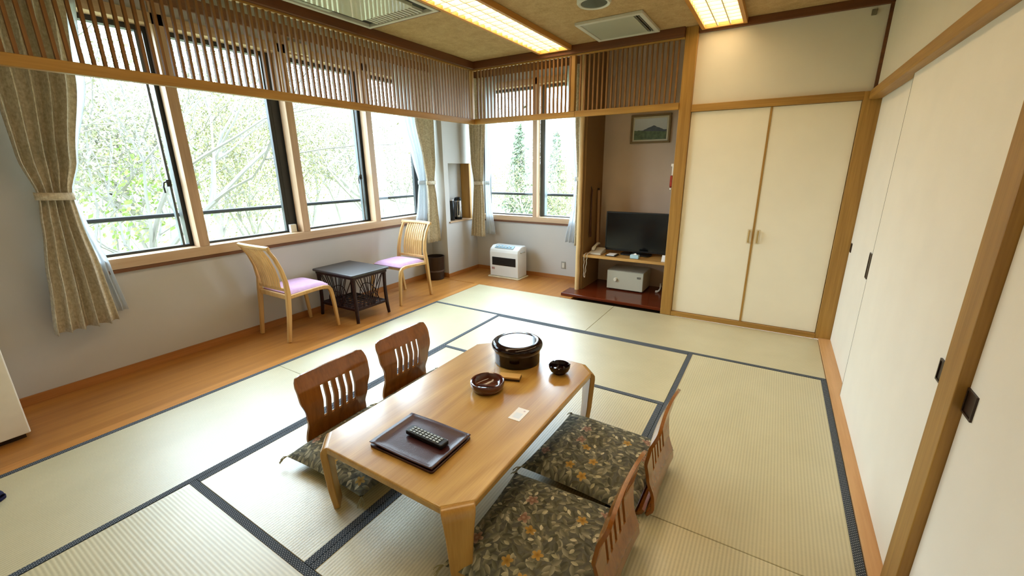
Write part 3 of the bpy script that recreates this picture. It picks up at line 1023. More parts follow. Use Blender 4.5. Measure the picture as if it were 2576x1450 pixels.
t = thing('safe', 'grey beige steel safe box on the alcove floor', 'safe', (1.70, 1.5, .032))
MB().box(1.495, 1.915, 1.343, 1.66, .044, .262).build('body', SAFE, t, bevel=.006)
MB().box(1.497, 1.913, 1.327, 1.3425, .046, .26).build('door', SAFE, t, bevel=.004)
for x in (1.52, 1.87):
    for y in (1.36, 1.62):
        MB().box(x, x + .025, y, y + .025, .032, .0438).build('foot', BLACK, t)
kn = MB()
kn.v = []; kn.lathe([(.024, 0), (.024, .008), (.019, .012), (.017, .024), (.0001, .025)], 24)
kn.v = [(1.60 + a, 1.327 - c, .158 + b) for a, b, c in kn.v]
kn.build('knob', plain('knob_ivory', (222, 216, 196), .35), t, smooth=True)
MB().box(1.845, 1.885, 1.322, 1.3268, .193, .215).build('keyhole_plate', plain('plate_grey', (120, 116, 104), .4), t)

t = thing('cable', 'loose white cable end curling on the alcove floor', 'cable', (2.06, 1.5, .032))
MB().tube([(2.03, 1.445, .045), (2.045, 1.45, .043), (2.065, 1.46, .052), (2.075, 1.475, .075), (2.07, 1.50, .10), (2.062, 1.53, .12), (2.07, 1.60, .10), (2.10, 1.69, .09)], [.013, .014, .010, .008, .006, .005, .005, .005], 8).build('flex', WHITE, t, smooth=True)


def picture_mat():
    n = NT('mountain_print')
    tc = n.n('ShaderNodeTexCoord')
    sp = n.n('ShaderNodeSeparateXYZ'); n.l(tc.outputs['Object'], sp.inputs[0])
    x, z = sp.outputs[0], sp.outputs[2]
    nz = n.noise(26, 4, n.coord())
    wob = n.math('MULTIPLY_ADD', nz, .016, -.008)
    # ridge: broad peak right of the middle
    peak = n.math('SUBTRACT', .036, n.math('MULTIPLY', n.math('ABSOLUTE', n.math('SUBTRACT', x, .035)), .42))
    ridge = n.math('MAXIMUM', peak, -.012)
    mnt = n.math('LESS_THAN', n.math('ADD', z, wob), ridge)
    fld = n.math('LESS_THAN', n.math('ADD', z, n.math('MULTIPLY', wob, .5)), n.math('MULTIPLY_ADD', x, -.06, -.022))
    sky = n.ramp(n.math('MULTIPLY_ADD', z, 4.0, .5), [(.3, lin((176, 178, 170))), (.95, lin((196, 200, 198)))])
    c = n.mix(mnt, sky, n.ramp(nz, [(.3, lin((58, 66, 74))), (.7, lin((84, 90, 92)))]))
    c = n.mix(fld, c, n.ramp(nz, [(.3, lin((62, 78, 50))), (.7, lin((98, 112, 76)))]))
    n.set(c, .5)
    return n.m


t = thing('framed_picture', 'framed landscape picture of a mountain hanging high in the alcove', 'picture', (1.775, AY - .02, 1.80))
px, pz, pw, phh = 1.775, 1.81, .215, .150
fr = MB()
fm = plain('picture_frame_olive', (122, 96, 52), .4)
f_ = .022
fr.box(px - pw, px + pw, AY - .024, AY - .002, pz - phh, pz - phh + f_).box(px - pw, px + pw, AY - .024, AY - .002, pz + phh - f_, pz + phh)
fr.box(px - pw, px - pw + f_, AY - .024, AY - .002, pz - phh + f_, pz + phh - f_).box(px + pw - f_, px + pw, AY - .024, AY - .002, pz - phh + f_, pz + phh - f_)
fr.build('frame', fm, t, bevel=.003)
MB().box(px - pw + f_, px + pw - f_, AY - .012, AY - .004, pz - phh + f_, pz + phh - f_).build('mount', plain('mount_cream', (206, 198, 168), .7), t)
po = MB().box(-pw + .04, pw - .04, -.001, .001, -phh + .04, phh - .04).build('print', picture_mat(), t, local=True)
po.location = Vector((px, AY - .0135, pz)) - ORG[t]

t = thing('hanging_charm', 'small red and white paper charm hanging on the pillar beside the alcove', 'ornament', (2.21, .885, 1.24))
MB().box(2.200, 2.224, .862, .91, 1.415, 1.438).build('clip', PAPERW, t)
MB().box(2.208, 2.222, .872, .884, 1.335, 1.4148).build('white_strip', PAPERW, t)
MB().prism([(.858, 1.24), (.878, 1.225), (.902, 1.25), (.905, 1.325), (.885, 1.334), (.86, 1.33)], 2.200, 2.218, 0).build('red_charm', plain('charm_red', (178, 62, 44), .6, 0, .3, .3, 60), t)
MB().lathe([(.0001, 0), (.008, .004), (.008, .014), (.0001, .018)], 12, (2.209, .872, 1.205)).build('bead', PAPERW, t, smooth=True)

t = thing('shoehorn', 'long brown wooden strip hanging on the alcove side wall', 'wooden strip', (1.268, 1.35, .62))
MB().ribbon([(1.262, 1.345, 1.17), (1.262, 1.34, 1.05), (1.264, 1.335, .85), (1.268, 1.33, .70), (1.272, 1.325, .63)], (0, 1, 0), [.012, .014, .016, .02, .022], .008).build('blade', plain('dark_strip', (78, 42, 22), .5), t)
MB().tube([(1.262, 1.34, 1.168), (1.255, 1.34, 1.19), (1.2505, 1.34, 1.20)], .005, 6).build('hook', DARKBROWN, t)
t = thing('rolled_scroll', 'rolled brown paper scroll leaning in the alcove corner behind the telephone', 'scroll', (1.285, 1.52, .449))
MB().tube([(1.30, 1.50, .4495), (1.285, 1.52, .80), (1.272, 1.535, 1.15)], .018, 12).build('roll', plain('scroll_paper', (150, 112, 74), .7), t, smooth=True)
MB().tube([(1.2685, 1.539, 1.151), (1.2675, 1.540, 1.175)], .012, 10).build('end_cap', DARKBROWN, t)

t = thing('wall_outlet', 'grey wall outlet plate low on the wall under the corner window', 'outlet', (.82, FY, .185))
MB().box(.79, .85, FY - .006, FY - .0005, .14, .235).build('plate', plain('outlet_grey', (150, 146, 136), .5), t, bevel=.002)
MB().box(.803, .837, FY - .009, FY - .0062, .155, .22).build('socket', plain('socket_light', (214, 208, 194), .5), t)

# ------------------------------------------------------------------ niche contents
gl = plain('flask_dark', (30, 34, 38), .15, .3, .5)
sv = plain('flask_silver', (206, 208, 212), .18, .9, .5)
t = thing('vacuum_flask', 'dark vacuum flask with silver front at the back of the wall niche', 'flask', (-.66, 1.26, NZ0 + .006))
zb = NZ0 + .0062
MB().lathe([(.050, 0), (.053, .01), (.053, .03), (.051, .035)], 32, (-.63, 1.265, zb)).build('base', gl, t, smooth=True)
MB().lathe([(.049, .0352), (.049, .24), (.046, .25)], 32, (-.63, 1.265, zb)).build('body', sv, t, smooth=True)
MB().lathe([(.048, .2502), (.050, .262), (.043, .29), (.02, .30), (.0001, .30)], 32, (-.63, 1.265, zb)).build('lid', gl, t, smooth=True)
hd = MB().tube([(-.595, 1.23, zb + .24), (-.57, 1.205, zb + .235), (-.565, 1.20, zb + .14), (-.595, 1.23, zb + .06)], .008, 8)
hd.build('handle', gl, t, smooth=True)
t = thing('water_jug', 'black jug with a silver rim near the front of the wall niche', 'jug', (-.63, 1.10, NZ0 + .006))
MB().lathe([(.045, 0), (.05, .01), (.05, .22), (.046, .25), (.046, .262)], 28, (-.63, 1.115, zb)).build('body', gl, t, smooth=True)
MB().lathe([(.048, .2622), (.048, .275), (.03, .285), (.0001, .285)], 28, (-.63, 1.115, zb)).build('lid', sv, t, smooth=True)

# ------------------------------------------------------------------ heater and bin
t = thing('fan_heater', 'white kerosene fan heater with black front grille under the corner window', 'heater', (.105, 1.36, 0))
hx0, hx1, hy0, hy1 = -.115, .330, 1.255, 1.475
MB().prism(rounded(.245, .135, .02, 4, (hx0 + hx1) / 2, (hy0 + hy1) / 2 - .005), 0, .012).build('base_tray', plain('tray_cream', (226, 212, 182), .5), t, bevel=.003)
bd = MB().prism([(hy0, .013), (hy1, .013), (hy1, .405), (hy1 - .02, .42), (hy0 + .075, .42), (hy0 + .012, .385), (hy0 - .002, .34)], hx0, hx1, 0)
bd.build('body', HEATER, t, bevel=.014, segs=3)
MB().box(hx0 + .04, hx1 - .04, hy0 - .006, hy0 - .0005, .165, .275).build('grille_recess', BLACK, t, bevel=.003)
for i in range(4):
    z = .182 + i * .022
    MB().box(hx0 + .045, hx1 - .045, hy0 - .010, hy0 - .0062, z, z + .007).build('grille_slat', plain('grille_metal', (38, 38, 40), .4, .5), t)
cp_ = MB().add([(hx0 + .07, hy0 + .02, .393), (hx1 - .09, hy0 + .02, .393), (hx1 - .09, hy0 + .07, .421), (hx0 + .07, hy0 + .07, .421), (hx0 + .07, hy0 + .02, .400), (hx1 - .09, hy0 + .02, .400), (hx1 - .09, hy0 + .07, .428), (hx0 + .07, hy0 + .07, .428)],
               [(0, 3, 2, 1), (4, 5, 6, 7), (0, 1, 5, 4), (1, 2, 6, 5), (2, 3, 7, 6), (3, 0, 4, 7)])
pn = cp_.build('control_panel', plain('panel_blue_grey', (150, 178, 196), .3), t)
for i in range(5):
    x = hx0 + .10 + i * .052
    MB().lathe([(.014, 0), (.014, .006), (.011, .009), (.0001, .009)], 14, (x, hy0 + .045, .413)).build('button', plain('button_pale', (226, 236, 240), .3), pn, smooth=True)
MB().box(hx0 + .03, hx0 + .075, hy0 - .004, hy0 - .0004, .105, .135).build('sticker', plain('sticker_pink', (176, 140, 140), .5), t)
MB().tube([(hx1 + .004, hy0 + .06, .345), (hx1 + .006, hy0 + .11, .35), (hx1 + .004, hy0 + .16, .345)], .008, 8).build('side_grip', plain('grip_grey', (170, 170, 164), .5), t, smooth=True)

t = thing('waste_bin', 'round dark brown waste bin at the foot of the wall corner', 'bin', (-.665, .79, 0))
bm1 = plain('bin_brown', (50, 36, 30), .4, 0, .5, .1)
MB().lathe([(.098, 0), (.102, .005), (.106, .12), (.108, .125), (.112, .13), (.117, .295), (.121, .30), (.121, .308), (.113, .308), (.108, .13), (.098, .012), (.0001, .012)], 36, (-.665, .79, 0)).build('bucket', bm1, t, smooth=True)
MB().lathe([(.1095, .105), (.1125, .107), (.1125, .125), (.1115, .127)], 36, (-.665, .79, 0)).build('band', plain('bin_band', (84, 66, 56), .35), t, smooth=True)

# ------------------------------------------------------------------ side table
t = thing('side_table', 'dark rattan side table with fan-shaped cane sides between two chairs', 'side table', (-.46, -.68, 0))
TZ = .478
MB().prism(rounded(.305, .225, .02, 4, -.46, -.68), TZ - .022, TZ).build('top', TABLETOP_D, t, bevel=.006)
MB().prism(rounded(.285, .205, .01, 3, -.46, -.68), TZ - .05, TZ - .0222).build('apron', RATTAN, t, bevel=.004)
LX, LY = .262, .185
for sx in (-1, 1):
    for sy in (-1, 1):
        MB().tube([(-.46 + sx * LX, -.68 + sy * LY, TZ - .05), (-.46 + sx * (LX - .006), -.68 + sy * LY, .28), (-.46 + sx * LX, -.68 + sy * LY, .13), (-.46 + sx * (LX + .012), -.68 + sy * (LY + .008), 0)], [.019, .016, .018, .015], 10).build('leg', RATTAN, t, smooth=True)
# lower woven shelf
MB().box(-.46 - LX, -.46 + LX, -.68 - LY - .008, -.68 - LY + .008, .115, .137).box(-.46 - LX, -.46 + LX, -.68 + LY - .008, -.68 + LY + .008, .115, .137) \
    .box(-.46 - LX - .008, -.46 - LX + .008, -.68 - LY, -.68 + LY, .115, .137).box(-.46 + LX - .008, -.46 + LX + .008, -.68 - LY, -.68 + LY, .115, .137).build('shelf_frame', RATTAN, t)
for i in range(15):
    x = -.46 - LX + .03 + i * (2 * LX - .06) / 14
    MB().ribbon([(x, -.68 - LY, .130 + .004 * (-1) ** i), (x, -.68, .130 - .004 * (-1) ** i), (x, -.68 + LY, .130 + .004 * (-1) ** i)], (1, 0, 0), .011, .004).build('shelf_cane', RATTAN, t)
for i in range(7):
    y = -.68 - LY + .035 + i * (2 * LY - .07) / 6
    MB().ribbon([(-.46 - LX, y, .124), (-.46, y, .137), (-.46 + LX, y, .124)], (0, 1, 0), .010, .004).build('shelf_cane', RATTAN, t)
# fan canes on the four sides
for axis, s in (('x', -1), ('x', 1), ('y', -1), ('y', 1)):
    for i in range(7):
        a = (i - 3) / 3
        if axis == 'y':
            y = -.68 + s * LY
            p0 = (-.46 + a * .05, y, .137); p1 = (-.46 + a * .235, y, TZ - .05)
        else:
            x = -.46 + s * LX
            p0 = (x, -.68 + a * .035, .137); p1 = (x, -.68 + a * .16, TZ - .05)
        MB().tube([p0, p1], .0045, 6).build('fan_cane', RATTAN, t)
    pts = []
    for i in range(13):
        a = PI * i / 12
        if axis == 'y':
            pts.append((-.46 - .14 * math.cos(a), -.68 + s * LY, .137 + .14 * math.sin(a)))
        else:
            pts.append((-.46 + s * LX, -.68 - .10 * math.cos(a), .137 + .12 * math.sin(a)))
    MB().tube(pts, .0045, 6).build('arch_cane', RATTAN, t)


# ------------------------------------------------------------------ wooden chairs (local: faces +y)
def make_chair(label, loc, rz):
    t = thing('wooden_chair', label, 'chair', loc, rz, 'pale wooden chairs by the windows')
    SH = .42
    hw = .215
    for s in (-1, 1):
        # rear leg and back post, one bent piece
        MB().ribbon([(s * (hw - .005), -.235, 0), (s * hw, -.205, .22), (s * hw, -.185, SH), (s * (hw - .012), -.182, .52), (s * (hw - .02), -.20, .63), (s * (hw - .022), -.235, .73), (s * (hw - .018), -.285, .815)],
                    (1, 0, 0), [.014, .016, .017, .016, .015, .014, .013], [.03, .034, .04, .036, .032, .028, .024]).build('back_post', W_CHAIR, t, local=True, bevel=.006, smooth=True)
        # side rail bending down into the front leg
        MB().ribbon([(s * hw, -.17, SH - .028), (s * hw, .06, SH - .018), (s * hw, .15, SH - .018), (s * hw, .19, SH - .028), (s * hw, .212, SH - .055), (s * hw, .222, SH - .10), (s * hw, .235, .2), (s * hw, .25, 0)],
                    (1, 0, 0), [.013] * 5 + [.014, .014, .012], [.03, .03, .032, .034, .036, .034, .03, .026]).build('front_leg', W_CHAIR, t, local=True, bevel=.005, smooth=True)
    MB().box(-hw + .013, hw - .013, -.195, -.172, SH - .05, SH - .01).build('rear_rail', W_CHAIR, t, local=True, bevel=.004)
    MB().box(-hw + .013, hw - .013, .165, .19, SH - .05, SH - .015).build('front_rail', W_CHAIR, t, local=True, bevel=.004)
    pl = []
    for i in range(11):
        a = i / 10
        x = -hw - .012 + (2 * hw + .024) * a
        pl.append((x, -.285 - .022 * math.sin(a * PI), .822 + .004 * math.sin(a * PI)))
    MB().ribbon(pl, (0, -.4, .9), [.017] * 11, .024).build('top_rail', W_CHAIR, t, local=True, bevel=.006, smooth=True)
    MB().ribbon([(x_, -.184 - .008 * math.cos(x_ / hw * PI / 2), .455) for x_ in (-.2, -.1, 0, .1, .2)], (0, 0, 1), .014, .018).build('lower_back_rail', W_CHAIR, t, local=True, bevel=.004)
    for i in range(9):
        x = -.128 + i * .032
        k = .012 * (1 - (x / .2) ** 2)
        MB().ribbon([(x, -.190 - k, .462), (x, -.192 - k, .54), (x, -.21 - k, .63), (x, -.245 - k, .73), (x, -.292 - k, .812)], (1, 0, 0), .0095, .010).build('back_slat', W_CHAIR, t, local=True)

    def fn(u, v):
        x = (u - .5) * 2; y = (v - .5) * 2
        e = (1 - abs(x) ** 6) * (1 - abs(y) ** 6)
        return (x * .207 * (1 - .04 * y * y), -.16 + (y + 1) * .185, SH - .008 + .034 * max(e, 0) ** .5)
    st = MB().grid(16, 16, fn)
    st.box(-.203, .203, -.158, .205, SH - .018, SH - .009)
    st.build('seat_cushion', LILAC, t, local=True, smooth=True)
    return t


chair0 = make_chair('pale wooden chair with lilac seat, nearer one, back turned to the left drape', (-.53, -1.245, 0), 0)
dup(chair0, (-.44, -.035, 0), PI, 'pale wooden chair with lilac seat, farther one, beside the waste bin')

# ------------------------------------------------------------------ low table
t = thing('low_table', 'low golden wooden table with clipped corners in the middle of the mats', 'table', (1.925, -1.84, 0))
TX0, TX1, TY0, TY1, TH = 1.538, 2.318, -2.462, -1.215, .33
c_ = .085


def oct_(i):
    return [(TX0 + c_, TY0 + i), (TX1 - c_, TY0 + i), (TX1 - i, TY0 + c_), (TX1 - i, TY1 - c_), (TX1 - c_, TY1 - i), (TX0 + c_, TY1 - i), (TX0 + i, TY1 - c_), (TX0 + i, TY0 + c_)]


MB().prism(oct_(0), TH - .032, TH).build('table_top', W_TABLE, t, bevel=.007, segs=3)
MB().prism(oct_(.05), TH - .06, TH - .0325).build('under_frame', W_TABLE, t)
for sx, x in ((-1, TX0 + c_ / 2), (1, TX1 - c_ / 2)):
    for sy, y in ((-1, TY0 + c_ / 2), (1, TY1 - c_ / 2)):
        d = Vector((sx, sy, 0)).normalized()
        n2 = Vector((-d.y, d.x, 0))
        base = Vector((x, y, 0))
        # bent board leg: rolls over the clipped corner and runs down to the floor
        prof = [(-.035, TH - .0158), (-.006, TH - .0158), (.006, TH - .020), (.0125, TH - .031), (.0145, TH - .050), (.013, TH - .11), (.008, .10), (-.002, 0)]
        MB().ribbon([base + d * a + Vector((0, 0, zz)) for a, zz in prof], n2, [.060, .060, .060, .058, .055, .049, .042, .036], [.030, .030, .030, .030, .030, .030, .028, .026]).build('leg', W_TABLE_Z, t, bevel=.004, smooth=True)

# things on the table
t = thing('lidded_tea_box', 'large round dark lacquer lidded container on the low table', 'container', (1.885, -1.37, TH))
cpos = (1.885, -1.37, TH)
MB().lathe([(.124, 0), (.131, .004), (.134, .085), (.128, .0855), (.122, .004), (.0001, .004)], 64, cpos).build('body', LACQ, t, smooth=True)
MB().lathe([(.1345, .074), (.139, .082), (.146, .093), (.149, .104), (.147, .116), (.139, .125), (.124, .1295), (.112, .130), (.109, .127), (.0001, .1265)], 64, cpos).build('lid', LACQ, t, smooth=True)

t = thing('wooden_bowl', 'open reddish brown lacquer bowl on the low table', 'bowl', (1.925, -1.735, TH))
MB().lathe([(.06, 0), (.075, .006), (.086, .028), (.088, .046), (.085, .052), (.079, .050), (.072, .026), (.055, .014), (.0001, .012)], 48, (1.925, -1.735, TH)).build('shell', LACQ_B, t, smooth=True)
MB().ribbon([(1.885, -1.755, TH + .024), (1.92, -1.74, TH + .022), (1.965, -1.725, TH + .024)], (-.3, .8, 0), [.006, .008, .01], .004).build('inner_ridge', LACQ_B, t)
t = thing('small_bowl', 'small black lacquer bowl near the far right table corner', 'bowl', (2.165, -1.385, TH))
MB().lathe([(.034, 0), (.036, .006), (.05, .016), (.058, .034), (.059, .047), (.055, .051), (.051, .046), (.044, .022), (.0001, .014)], 40, (2.165, -1.385, TH)).build('shell', LACQ, t, smooth=True)
for k in range(3):
    a = k * 2.1 + .5
    MB().box(2.165 + .053 * math.cos(a) - .006, 2.165 + .053 * math.cos(a) + .006, -1.385 + .053 * math.sin(a) - .006, -1.385 + .053 * math.sin(a) + .006, TH + .0485, TH + .0525).build('rim_notch', LACQ, t)
t = thing('match_box', 'small pale wooden block lying between the bowl and the lidded container', 'block', (1.965, -1.58, TH), .33)
MB().box(-.058, .058, -.030, .030, .0002, .012).build('base', DARKBROWN, t, local=True)
MB().box(-.058, .058, -.030, .022, .0122, .022).build('top_plate', plain('pale_wood_plate', (214, 166, 92), .4), t, local=True, bevel=.002)

t = thing('leather_tray', 'dark wine leather folder lying on the low table', 'folder', (1.935, -2.235, TH), 0.02)
MB().prism(rounded(.168, .125, .012, 4), .0003, .010).build('lower_cover', LEATHER, t, local=True, bevel=.002)


def fold(u, v):
    x = (u - .5) * 2; y = (v - .5) * 2
    e = max(abs(x), abs(y))
    z = .0125 + .010 * max(0, (e - .75) / .25) ** 1.5 + .0015 * math.sin(3 * x + 2 * y)
    return (x * .166, y * .123, z)


solid(MB().grid(20, 18, fold).build('upper_cover', LEATHER, t, local=True, smooth=True), .003)
t = thing('remote_control', 'black television remote lying on the wine leather folder', 'remote', (1.955, -2.22, TH + .0163), -.02)
MB().prism(rounded(.102, .024, .008, 4), 0, .019).build('body', BLACK, t, local=True, bevel=.004)
kg = plain('key_light_grey', (170, 178, 178), .5)
for i in range(9):
    for j in range(3):
        MB().box(-.082 + i * .0185, -.082 + i * .0185 + .012, -.017 + j * .0125, -.017 + j * .0125 + .008, .0192, .0212).build('button', kg, t, local=True)


def card_mat():
    n = NT('card_print')
    tc = n.n('ShaderNodeTexCoord')
    sp = n.n('ShaderNodeSeparateXYZ'); n.l(tc.outputs['Object'], sp.inputs[0])
    x, y = sp.outputs[0], sp.outputs[1]
    inx = n.math('LESS_THAN', n.math('ABSOLUTE', n.math('SUBTRACT', x, .0)), .018)
    iny = n.math('LESS_THAN', n.math('ABSOLUTE', n.math('ADD', y, .012)), .022)
    d2 = n.math('ADD', n.math('POWER', n.math('ABSOLUTE', n.math('SUBTRACT', x, .012)), 2), n.math('POWER', n.math('ABSOLUTE', n.math('SUBTRACT', y, .032)), 2))
    c = n.mix(n.math('MULTIPLY', n.math('MULTIPLY', inx, iny), .6), lin((244, 240, 234)), lin((208, 222, 232)))
    c = n.mix(n.math('LESS_THAN', d2, .000026), c, lin((196, 176, 178)))
    n.set(c, .5)
    return n.m


cdo = MB().box(-.030, .030, -.050, .050, .0003, .0012).build('paper_card', card_mat())
cdo.location = (2.181, -1.85, TH); cdo.rotation_euler = (0, 0, .02)
tag(cdo, 'small white printed card near the right table edge', 'card')


# ------------------------------------------------------------------ legless floor chairs (local: faces +x, back at x=0)
def back_profile(z):
    # side S-curve of the back: x as a function of height
    pts = [(0, .06), (.02, .012), (.05, -.012), (.10, -.008), (.18, .018), (.27, .03), (.35, .018), (.43, -.012)]
    for (za, xa), (zb_, xb) in zip(pts, pts[1:]):
        if za <= z <= zb_:
            t_ = (z - za) / (zb_ - za)
            t_ = t_ * t_ * (3 - 2 * t_) * .4 + t_ * .6
            return xa + (xb - xa) * t_
    return pts[-1][1]


def half_width(z):
    pts = [(0, .196), (.06, .19), (.13, .182), (.21, .19), (.31, .214), (.38, .216), (.41, .210), (.424, .200), (.43, .178)]
    for (za, xa), (zb_, xb) in zip(pts, pts[1:]):
        if za <= z <= zb_:
            t_ = (z - za) / (zb_ - za)
            t_ = t_ * t_ * (3 - 2 * t_)
            return xa + (xb - xa) * t_
    return pts[-1][1]


def make_zaisu(label, loc, rz):
    t = thing('floor_chair', label, 'floor chair', loc, rz, 'legless wooden chairs around the low table')
    # slotted bent board
    th = .013
    slots = [(-.090 + i * .045) for i in range(5)]
    sw = .0105
    us = [-1.0]
    cols = []          # y breakpoints as absolute values at the slot zone
    ys = []
    for c in slots:
        ys += [c - sw, c + sw]
    zs = [.02 + .41 * i / 34 for i in range(35)]
    z_lo, z_hi = .17, .35
    zs = sorted(set([round(z, 4) for z in zs] + [z_lo, z_hi, .424, .429]))
    bmq = MB()
    edge = [-1, -.75] + ys + [.75, 1]

    def yy(k, z):
        h = half_width(z)
        n = len(edge)
        if k == 0:
            return -h
        if k == n - 1:
            return h
        if k == 1:
            return -h * .5 - .055
        if k == n - 2:
            return h * .5 + .055
        return edge[k]
    n = len(edge)
    crown = lambda y, z: (z + .008 * (1 - (y / .21) ** 2) * max(0, (z - .33) / .1))
    vid = {}
    F, B = [], []
    V = []
    for j, z in enumerate(zs):
        for k in range(n):
            y = yy(k, z)
            x = back_profile(z) - .25 * y * y
            dz = .002
            tx = back_profile(min(z + dz, .43)) - back_profile(max(z - dz, 0))
            tz = 2 * dz
            l_ = math.hypot(tx, tz)
            nx, nz = tz / l_, -tx / l_
            zc = crown(y, z)
            V.append((x + nx * th / 2, y, zc + nz * th / 2))
            V.append((x - nx * th / 2, y, zc - nz * th / 2))
    idx = lambda j, k, s: (j * n + k) * 2 + s
    cells = set()
    for j in range(len(zs) - 1):
        for k in range(n - 1):
            hole = (z_lo - 1e-6 <= zs[j] and zs[j + 1] <= z_hi + 1e-6) and (k >= 2 and k % 2 == 0 and k <= n - 4)
            if not hole:
                cells.add((j, k))
    Fs = []
    for j, k in cells:
        Fs.append((idx(j, k, 0), idx(j, k + 1, 0), idx(j + 1, k + 1, 0), idx(j + 1, k, 0)))
        Fs.append((idx(j, k, 1), idx(j + 1, k, 1), idx(j + 1, k + 1, 1), idx(j, k + 1, 1)))
        for (dj, dk, a, b) in ((-1, 0, (j, k), (j, k + 1)), (1, 0, (j + 1, k), (j + 1, k + 1)), (0, -1, (j, k), (j + 1, k)), (0, 1, (j, k + 1), (j + 1, k + 1))):
            if (j + dj, k + dk) not in cells:
                Fs.append((idx(*a, 0), idx(*a, 1), idx(*b, 1), idx(*b, 0)))
    bmq.add(V, Fs)
    bk = bmq.build('backrest', W_ZAISU, t, local=True, smooth=True)
    # seat board continues from the back
    MB().prism(rounded(.2, .2, .03, 4, .245, 0), .008, .022).build('seat_board', W_ZAISU, t, local=True, bevel=.003)
    MB().ribbon([(.06, 0, .012), (.04, 0, .016), (.022, 0, .028), (.014, 0, .045)], (0, 1, 0), .2, .013).build('bend', W_ZAISU, t, local=True, smooth=True)
    for s in (-1, 1):
        MB().box(.08, .40, s * .12 - .015, s * .12 + .015, .0003, .0078).build('foot_rail', W_ZAISU, t, local=True)
    return t


z0 = make_zaisu('slotted brown floor chair on the window side, nearer the camera', (1.155, -2.075, .0), 0)
dup(z0, (1.155, -1.56, 0), 0, 'slotted brown floor chair on the window side, farther from the camera')
dup(z0, (2.755, -2.14, 0), PI, 'slotted brown floor chair on the closet side, nearest the camera and cut by the frame')
dup(z0, (2.775, -1.615, 0), PI, 'slotted brown floor chair on the closet side, farther from the camera')


# ------------------------------------------------------------------ cushions
def make_cushion(label, loc, rz, seed=1):
    t = thing('floor_cushion', label, 'cushion', loc, rz, 'leaf-print floor cushions')
    rnd = random.Random(seed)
    A = .272

    def fn(u, v, top):
        x = (u - .5) * 2; y = (v - .5) * 2
        e = max(0, 1 - abs(x) ** 3.2) * max(0, 1 - abs(y) ** 3.2)
        pin = 1 - .035 * (1 - y * y) * abs(x) ** 4
        pin2 = 1 - .035 * (1 - x * x) * abs(y) ** 4
        dimple = .016 * math.exp(-(x * x + y * y) / .03)
        z = .034 + (.058 * e ** .55 - dimple if top else -.030 * e ** .5)
        z += .004 * math.sin(5 * x + seed) * math.cos(4 * y + seed * 2) * e
        return (x * A * pin, y * A * pin2, z)
    mb = MB()
    mb.grid(36, 36, lambda u, v: fn(u, v, True))
    mb.grid(36, 36, lambda u, v: fn(u, v, False))
    mb.build('cover', CUSHION, t, local=True, smooth=True, weld=True)
    for sx in (-1, 1):
        for sy in (-1, 1):
            q = MB()
            for k in range(7):
                a = math.atan2(sy, sx) + (k - 3) * .16
                L_ = .035 + rnd.uniform(-.006, .008)
                bx_, by_ = sx * A * .985, sy * A * .985
                q.tube([(bx_, by_, .034), (bx_ + L_ * .6 * math.cos(a), by_ + L_ * .6 * math.sin(a), .026), (bx_ + L_ * math.cos(a), by_ + L_ * math.sin(a), .008)], .0016, 4)
            q.build('tassel', plain('tassel_olive', (150, 140, 100), .9), t, local=True)
    return t


CZ = .021
c0 = make_cushion('leaf-print floor cushion by the table leg on the window side', (1.42, -2.115, CZ), .02, 2)
dup(c0, (1.43, -1.55, CZ), .0, 'leaf-print floor cushion on the window side, tucked under the far table edge')
dup(c0, (2.475, -2.165, CZ), .04, 'leaf-print floor cushion in the foreground on the closet side')
dup(c0, (2.475, -1.60, CZ), -.04, 'leaf-print floor cushion on the closet side, farther from the camera')

# ------------------------------------------------------------------ odds and ends at the left edge
t = thing('cabinet', 'white cabinet cut off at the left edge of the picture', 'cabinet', (-.55, -3.3, 0))
MB().box(-.805, -.335, -3.72, -2.99, .03, .86).build('body', WHITE, t, bevel=.006)
MB().box(-.3345, -.305, -3.70, -2.992, .035, .855).build('door', plain('cabinet_door_white', (240, 236, 226), .45), t, bevel=.006)
MB().box(-.78, -.345, -3.70, -3.01, 0, .0295).build('shadow_gap_block', DARKBROWN, t)  # dark block stands in for the shadow gap under the raised cabinet
MB().tube([(-.304, -3.62, .62), (-.285, -3.62, .61), (-.285, -3.62, .50), (-.304, -3.62, .49)], .006, 8).build('handle', BRASS, t, smooth=True)

t = thing('slipper', 'toe of a dark navy slipper at the left edge on the mats', 'slipper', (.16, -3.28, 0), .75)


def sole(u):
    return .040 + .010 * math.sin(u * PI) - .018 * max(0, u - .8) / .2


ol = []
for i in range(21):
    u = i / 20
    ol.append((-.12 + .25 * u, sole(u) * (1 if u < .97 else .6)))
ol = ol + [(x, -y) for x, y in ol[::-1]]
MB().prism(ol, .0005, .014).build('sole', NAVY, t, local=True, bevel=.003)


def upper(u, v):
    x = .005 + .122 * u
    wv = sole((x + .12) / .25) * (1 - .3 * max(0, u - .85) / .15)
    a = PI * v
    h = .052 * (1 - .75 * u ** 2.2)
    return (x, wv * math.cos(a), .0142 + h * math.sin(a))


solid(MB().grid(12, 14, upper).build('upper', NAVY, t, local=True, smooth=True), .003)

so = MB()
so.box(-.905, -.872, -.985, -.925, .8402, .915)
o = so.build('window_alarm', WHITE, bevel=.003)
tag(o, 'small white alarm box on the sill beside the middle window post', 'alarm')

# ------------------------------------------------------------------ garden outside (the room is on an upper floor)
def leaf_mat(name, c1, c2):
    n = NT(name)
    g = n.n('ShaderNodeNewGeometry')
    f = n.noise(1.1, 2, n.coord())
    k = n.math('ADD', n.math('MULTIPLY', g.outputs['Random Per Island'], .6), n.math('MULTIPLY', f, .4))
    n.set(n.ramp(k, [(.2, c1), (.8, c2)]), .7, 0, .2)
    return n.m


